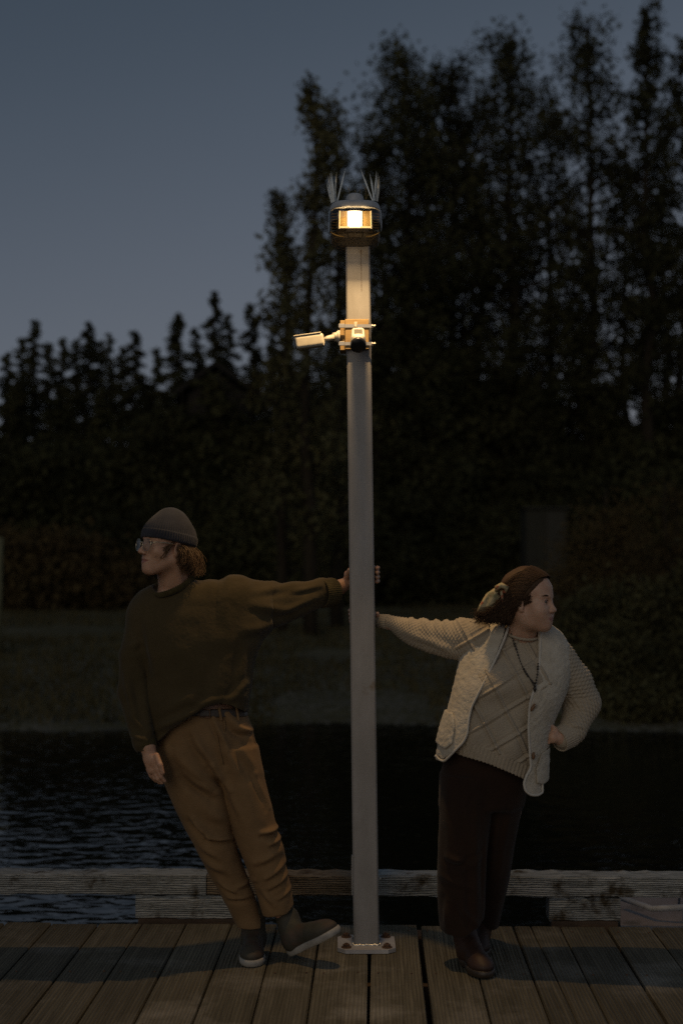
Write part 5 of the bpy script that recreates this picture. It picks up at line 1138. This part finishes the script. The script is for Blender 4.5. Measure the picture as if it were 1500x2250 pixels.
# the tall stand on the right
for (u, v, Y, w_, n, st, lab, t0, d) in (
    (893, 112, 44, 400, 46000, 'clump', 'tall dark evergreen with a rounded top just right of the lantern', .10, 1.4),
    (988, 130, 47, 330, 36000, 'clump', 'dark evergreen second in the tall stand, right of the rounded top', .12, 1.2),
    (1115, 78, 45, 350, 42000, 'clump', 'tall broad evergreen in the middle of the stand with a squared ragged crown', .12, 1.4),
    (1205, 190, 49, 260, 22000, 'clump', 'lower evergreen with sky gaps between two of the tallest crowns', .14, 1.0),
    (1290, 46, 44, 300, 34000, 'clump', 'very tall evergreen with a ragged pointed top, second highest', .12, 1.35),
    (1418, 20, 42, 200, 20000, 'clump', 'highest narrow evergreen with bare lower trunk near the right edge', .34, 1.1),
    (1495, 90, 44, 200, 13000, 'clump', 'evergreen cut by the right edge of the photo, sky showing beneath its boughs', .42, .8),
    (1370, 330, 46, 220, 14000, 'clump', 'shorter loose evergreen filling between the two tallest crowns on the right', .18, .9),
    (838, 290, 43, 270, 32000, 'clump', 'shorter dense evergreen directly behind the lantern', .08, 1.2),
    (940, 215, 50, 300, 26000, 'clump', 'evergreen half hidden between the rounded top and the second crown', .10, 1.2), (1050, 190, 50, 300, 26000, 'clump', 'evergreen half hidden left of the broad ragged crown', .10, 1.2), (1450, 250, 50, 220, 12000, 'clump', 'evergreen half hidden behind the highest tree', .40, .9)):
    tree_px('evergreen_tree', u, v, Y, w_ * 1.3, int(n * .50), st, DK, .19, lab, group='tall stand of trees on the right', t0=t0, dens=d)
tree_px('young_tree', 683, 170, 30, 360, 6200, 'sparse', OL, .135, 'slender loose-leaved tree standing clear of the stand left of the lantern', t0=.16, dens=1.1)
tree_px('young_tree', 742, 240, 32, 240, 3800, 'sparse', OL, .13, 'second slender loose-leaved tree tucked against the dark stand behind the lantern', t0=.15, dens=.9)
tree_px('young_tree', 622, 420, 31, 270, 4200, 'sparse', OL, .13, 'short loose-leaved tree at the left foot of the slender trees', t0=.12, dens=.9)
# the lower row on the left
for (u, v, Y, w_, n, lab) in (
    (18, 775, 60, 110, 5200, 'first low conifer at the left edge of the photo'), (78, 703, 62, 105, 5600, 'bushy-topped conifer near the left edge'),
    (138, 742, 63, 80, 4200, 'small conifer left of the round-topped one'), (195, 708, 60, 105, 6000, 'round-topped dense conifer in the left row'),
    (243, 733, 64, 60, 2600, 'thin wispy conifer left of the gap in the row'), (296, 727, 60, 110, 6200, 'broad triangular conifer right of the thin wispy one'),
    (392, 688, 58, 115, 7000, 'dense dark conifer above the left slope of the house roof'), (474, 640, 56, 84, 4600, 'tallest spiky conifer of the left row, above the roof ridge'),
    (500, 690, 60, 70, 3600, 'spiky conifer close behind the tallest one'), (552, 668, 57, 95, 4600, 'open spiky conifer above the right slope of the roof'), (600, 740, 55, 100, 4600, 'dark conifer between the roof and the slender trees'),
    (48, 742, 66, 80, 4000, 'half hidden conifer between the two leftmost tops'), (108, 752, 67, 80, 4000, 'half hidden conifer right of the bushy-topped one'), (168, 745, 66, 80, 4000, 'half hidden conifer left of the round top'), (222, 748, 67, 80, 4000, 'half hidden conifer right of the round top'), (268, 762, 67, 80, 4000, 'half hidden conifer left of the triangular one'),
    (345, 765, 66, 80, 4000, 'half hidden conifer in the dip left of the house roof'), (430, 720, 65, 90, 4400, 'half hidden conifer left of the tallest spiky one'), (640, 730, 62, 100, 4600, 'half hidden conifer left of the post, behind the cameras')):
    tree_px('conifer_tree', u, v, Y, w_ * 2.9, int(n * 3.4), 'conifer', DK, .165, lab, group='low row of conifers on the left', t0=.05)
for i, (u, v, Y, w_) in enumerate(((-60, 800, 58, 190), (45, 835, 54, 170), (130, 850, 53, 170), (225, 858, 52, 160), (320, 842, 53, 170), (640, 800, 52, 170), (560, 830, 58, 150), (440, 800, 60, 150))):
    tree_px('conifer_tree', u, v, Y, w_ * 1.7, 16000, 'conifer', DK, .20, ['broad low conifer partly outside the left edge', 'broad low conifer under the two leftmost tops', 'broad low conifer under the small top', 'broad low conifer under the round top', 'broad low conifer under the triangular top',
             'broad low conifer left of the post below the cameras', 'low conifer behind the right slope of the roof', 'low conifer behind the roof ridge'][i], group='low row of conifers on the left', t0=.0, dens=1.3)
# dense understorey below the stand
US = [(690, 830, 46), (780, 760, 44), (860, 740, 45), (940, 760, 43), (1030, 770, 44), (1110, 800, 46), (1190, 790, 43), (1270, 800, 45), (1350, 830, 44), (1420, 850, 42), (1500, 830, 43), (1580, 820, 46)]
ul = ['left of the post', 'behind the post at the camera height', 'right of the post at camera height', 'under the rounded evergreen', 'under the second evergreen', 'beside the pale trunk', 'right of the pale trunk', 'under the second highest evergreen', 'under the narrow highest evergreen', 'near the right edge', 'at the right edge', 'beyond the right edge']
for (u, v, Y), w_ in zip(US, ul):
    tree_px('understorey_tree', u, v, Y, 190, 12000, 'bush', DK, .26, 'dense dark understorey tree ' + w_, group='understorey below the tall stand', dens=2.6)
# bushes along the far side of the bank
FB = [(-70, 1180, 41, 330, 'brown'), (70, 1165, 40, 300, 'brown'), (190, 1190, 40, 260, 'brown'), (300, 1120, 42, 260, ''), (400, 1080, 43, 260, ''), (500, 1090, 42, 260, ''), (600, 1070, 43, 260, ''), (700, 1080, 41, 260, ''), (800, 1060, 42, 260, ''),
      (900, 1080, 41, 260, ''), (1000, 1090, 42, 260, ''), (1100, 1130, 41, 260, ''), (1200, 1100, 42, 260, ''), (1320, 1060, 40, 280, ''), (1450, 1060, 39, 280, '')]
fl = ['at the left edge, partly outside', 'beside the leaning post stub', 'left of the man', 'above the man at his left side', 'directly behind the man', 'right of the man', 'between the man and the post', 'just left of the post', 'directly behind the post', 'just right of the post', 'above the outstretched knit sleeve', 'above the woman, left of her head', 'behind the woman', 'right of the woman', 'at the right edge']
for (u, v, Y, w_, b), l in zip(FB, fl):
    tree_px('bush', u, v, Y, w_, 9000, 'bush', BR if b else DK, .20, ('rusty brown bush at the back of the bank ' if b else 'dark bush at the back of the bank ') + l, cat='bush', group='bushes along the back of the bank', dens=2.0)
for (u, v, Y, l_) in ((400, 850, 45.5, 'left'), (475, 832, 45, 'middle'), (552, 850, 45.5, 'right')):
    tree_px('understorey_tree', u, v, Y, 190, 11000, 'bush', DK, .26, 'dark bushy tree hiding the %s part of the house wall' % l_, group='shaded shrubs behind the bank', dens=2.6)
for i, (u, v, Y) in enumerate(((20, 950, 48), (150, 960, 49), (280, 950, 48), (370, 960, 48), (640, 930, 48), (740, 930, 47), (850, 900, 47), (960, 900, 46), (1070, 910, 47), (1180, 900, 46), (1290, 930, 45), (1400, 930, 44), (1510, 930, 44))):
    tree_px('understorey_tree', u, v, Y, 250, 9000, 'bush', DK, .26, 'dark understorey shrub lost in shade ' + ['at the left edge', 'left of the house', 'below the left end of the house', 'under the house wall', 'left of the post below the cameras', 'behind the post below the cameras', 'right of the post', 'under the rounded evergreen', 'left of the pale trunk', 'right of the pale trunk', 'above the shed', 'left of the highest evergreen', 'at the right edge'][i], group='shaded shrubs behind the bank', dens=2.4)
# the brambly mound on the right of the bank, nearer the water
NBs = [(1330, 1075, 24, 260, 'brown', 'twiggy rust brown bush above the bramble mound'), (1460, 1060, 23, 260, 'brown', 'rust brown bush at the right edge above the brambles'), (1300, 1290, 21, 240, '', 'leafy bramble clump directly right of the woman\'s face'),
       (1420, 1270, 20.5, 260, '', 'leafy bramble clump right of centre of the mound'), (1540, 1240, 20, 260, '', 'leafy bramble clump cut by the right edge'), (1360, 1400, 19.2, 240, '', 'low bramble clump beside the woman\'s elbow'),
       (1480, 1400, 18.7, 240, '', 'low bramble clump at the water\'s edge near the right edge'), (1600, 1380, 18.5, 260, '', 'low bramble clump outside the right edge'), (1420, 1500, 18.0, 200, '', 'lowest trailing bramble hanging over the water')]
for (u, v, Y, w_, b, lab) in NBs:
    tree_px('bramble_bush', u, v, Y, w_, 9000, 'bush', BR if b else OL, .095 if not b else .07, lab, cat='bush', group='bramble mound on the right bank', dens=2.2)
# trunk among the understorey, the light on it painted as paler bark
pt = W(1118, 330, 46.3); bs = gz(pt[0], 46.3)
r_ = empty('alder_tree', (pt[0], 46.3, bs), 0, 'slim tree with a trunk coloured paler as if lit, showing in the dark right of the post', 'tree')
MB().tube(wobble_line(np.array((pt[0], 46.3, bs - .2)), np.array(pt), 9, .08), np.linspace(.17, .04, 9), 8).build('trunk', M['bark_lit'], r_, True)
V, F = cards(np.array(W(1108, 560, 46.3)) + RT.normal(size=(900, 3)) * (.6, .6, 2.6), .2); link('crown', np_mesh('crown', V, F), M['leaf_olive'], r_)

# dark gabled house among the trees, left
hx0, hx1 = W(392, 860, 47)[0], W(562, 860, 47)[0]; hb = gz((hx0 + hx1) / 2, 47); he = W(470, 868, 47)[2]; ha = W(476, 806, 47)[2]; hm = W(476, 806, 47)[0]
ho = empty('house', ((hx0 + hx1) / 2, 50, hb), 0, 'dark gabled house half lost among the conifers behind the man', 'house')
M['house'] = mat('dark_house_siding', (.018, .014, .010), .9, 0, (.026, .020, .014), 6); M['roof'] = mat('dark_shingle_roof', (.012, .010, .008), .9, 0, (.022, .018, .013), 12)
MB().prism([(hx0 + .3, hb - .3), (hx1 - .3, hb - .3), (hx1 - .3, he), (hm, ha - .15), (hx0 + .3, he)][::1], 47, 53).build('wall', M['house'], ho)
for s, xe in ((-1, hx0), (1, hx1)):
    d = np.array((xe - hm, he - ha)); d /= np.linalg.norm(d); nn = np.array((-d[1], d[0])) * (1 if s < 0 else -1) ; nn = nn if nn[1] > 0 else -nn
    a = np.array((hm, ha)); b_ = np.array((xe, he)) + d * .2
    MB().prism([tuple(a), tuple(b_), tuple(b_ + nn * .14), tuple(a + nn * .14)], 46.6, 53.4).build('roof_slope', M['roof'], ho)
# low shed with a pale lid on the bank, right
shc = W(1195, 1180, 37); sb = gz(shc[0], 37); st_ = W(1195, 1116, 37)[2]
sh_ = empty('shed', (shc[0], 37, sb), 0, 'low dull olive shed with a lighter flat roof, dim beyond the woman\'s head', 'shed')
M['shed'] = mat('olive_shed_board', (.020, .018, .010), .8, 0, (.028, .026, .014), 3, (6, 1, 1))
x0_, x1_ = W(1143, 1116, 37)[0], W(1243, 1116, 37)[0]
MB().box((x0_ + .06, 36.4, sb - .1), (x1_ - .06, 37.6, st_ - .06), bev=.02).build('wall', M['shed'], sh_)
MB().box((x0_, 36.3, st_ - .055), (x1_, 37.7, st_), bev=.02).build('roof', mat('shed_roof', (.034, .031, .018), .6), sh_)
MB().box((x1_ - .62, 36.37, sb), (x1_ - .16, 36.395, st_ - .12), bev=.005).build('door', mat('shed_door', (.028, .025, .015), .7), sh_)
# leaning post at the far left edge
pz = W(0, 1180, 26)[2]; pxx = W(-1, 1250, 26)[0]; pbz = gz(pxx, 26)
M['pile'] = mat('lit_piling', (.13, .12, .055), .8, 0, (.20, .18, .09), 3, (3, 3, .5), .5, 20)  # the yellowish light on the post is put into this colour
MB().tube([(pxx - .06, 26, pbz - .3), (pxx - .03, 26, pz)], [.11, .10], 12).build('wooden_piling', M['pile'], None, True, label='piling coloured as if lit yellowish, cut by the left edge of the photo', cat='piling')

# grass on the upper bank, stones and litter along the tide line
n = 34000; X = RT.uniform(-12, 12, n); Y_ = 17.6 + 23.4 * RT.random(n) ** 1.1; X *= Y_ / 30; k_ = vnoise(np.stack([X * .5 + 40, Y_ * .35 + 40, X * 0 + 2], 1)) > -.25; X, Y_ = X[k_], Y_[k_]; Z = ground_z(X, Y_); n = len(X)
hgt = RT.uniform(.05, .16, n); ang = RT.uniform(0, PI, n); wv = np.stack([np.cos(ang), np.sin(ang), 0 * ang], 1) * .022; B0 = np.stack([X, Y_, Z - .01], 1); tipv = B0 + np.stack([RT.normal(size=n) * .04, RT.normal(size=n) * .04, hgt], 1)
V = np.stack([B0 - wv, B0 + wv, tipv + wv * .15, tipv - wv * .15], 1).reshape(-1, 3)
link('bank_grass', np_mesh('bank_grass', V, np.arange(n * 4).reshape(-1, 4)), mat('dull_grass', (.065, .054, .024), .85, 0, (.10, .084, .040), .6, spec=.1), label='short dull grass on the upper bank', kind='stuff')
n = 6000; X = RT.uniform(-5.5, 5.5, n); Y_ = 17.0 + RT.random(n) ** 1.3 * 9; Z = ground_z(X, Y_); V = []; F = []
oc = np.array([(1, 0, 0), (0, 1, 0), (-1, 0, 0), (0, -1, 0), (0, 0, 1)]); r_ = RT.uniform(.012, .05, n)
V = (np.stack([X, Y_, Z], 1)[:, None] + oc[None] * r_[:, None, None] * np.array((1.3, 1, .6)) * RT.uniform(.7, 1.3, (n, 5, 1))).reshape(-1, 3)
F = (np.array([(0, 1, 4), (1, 2, 4), (2, 3, 4), (3, 0, 4)])[None] + (np.arange(n) * 5)[:, None, None]).reshape(-1, 3)
link('tide_line_stones', np_mesh('tide_line_stones', V, F), mat('dull_stone', (.07, .060, .036), .8, 0, (.15, .132, .088), .8), label='scattered stones and shells along the tide line', kind='stuff')
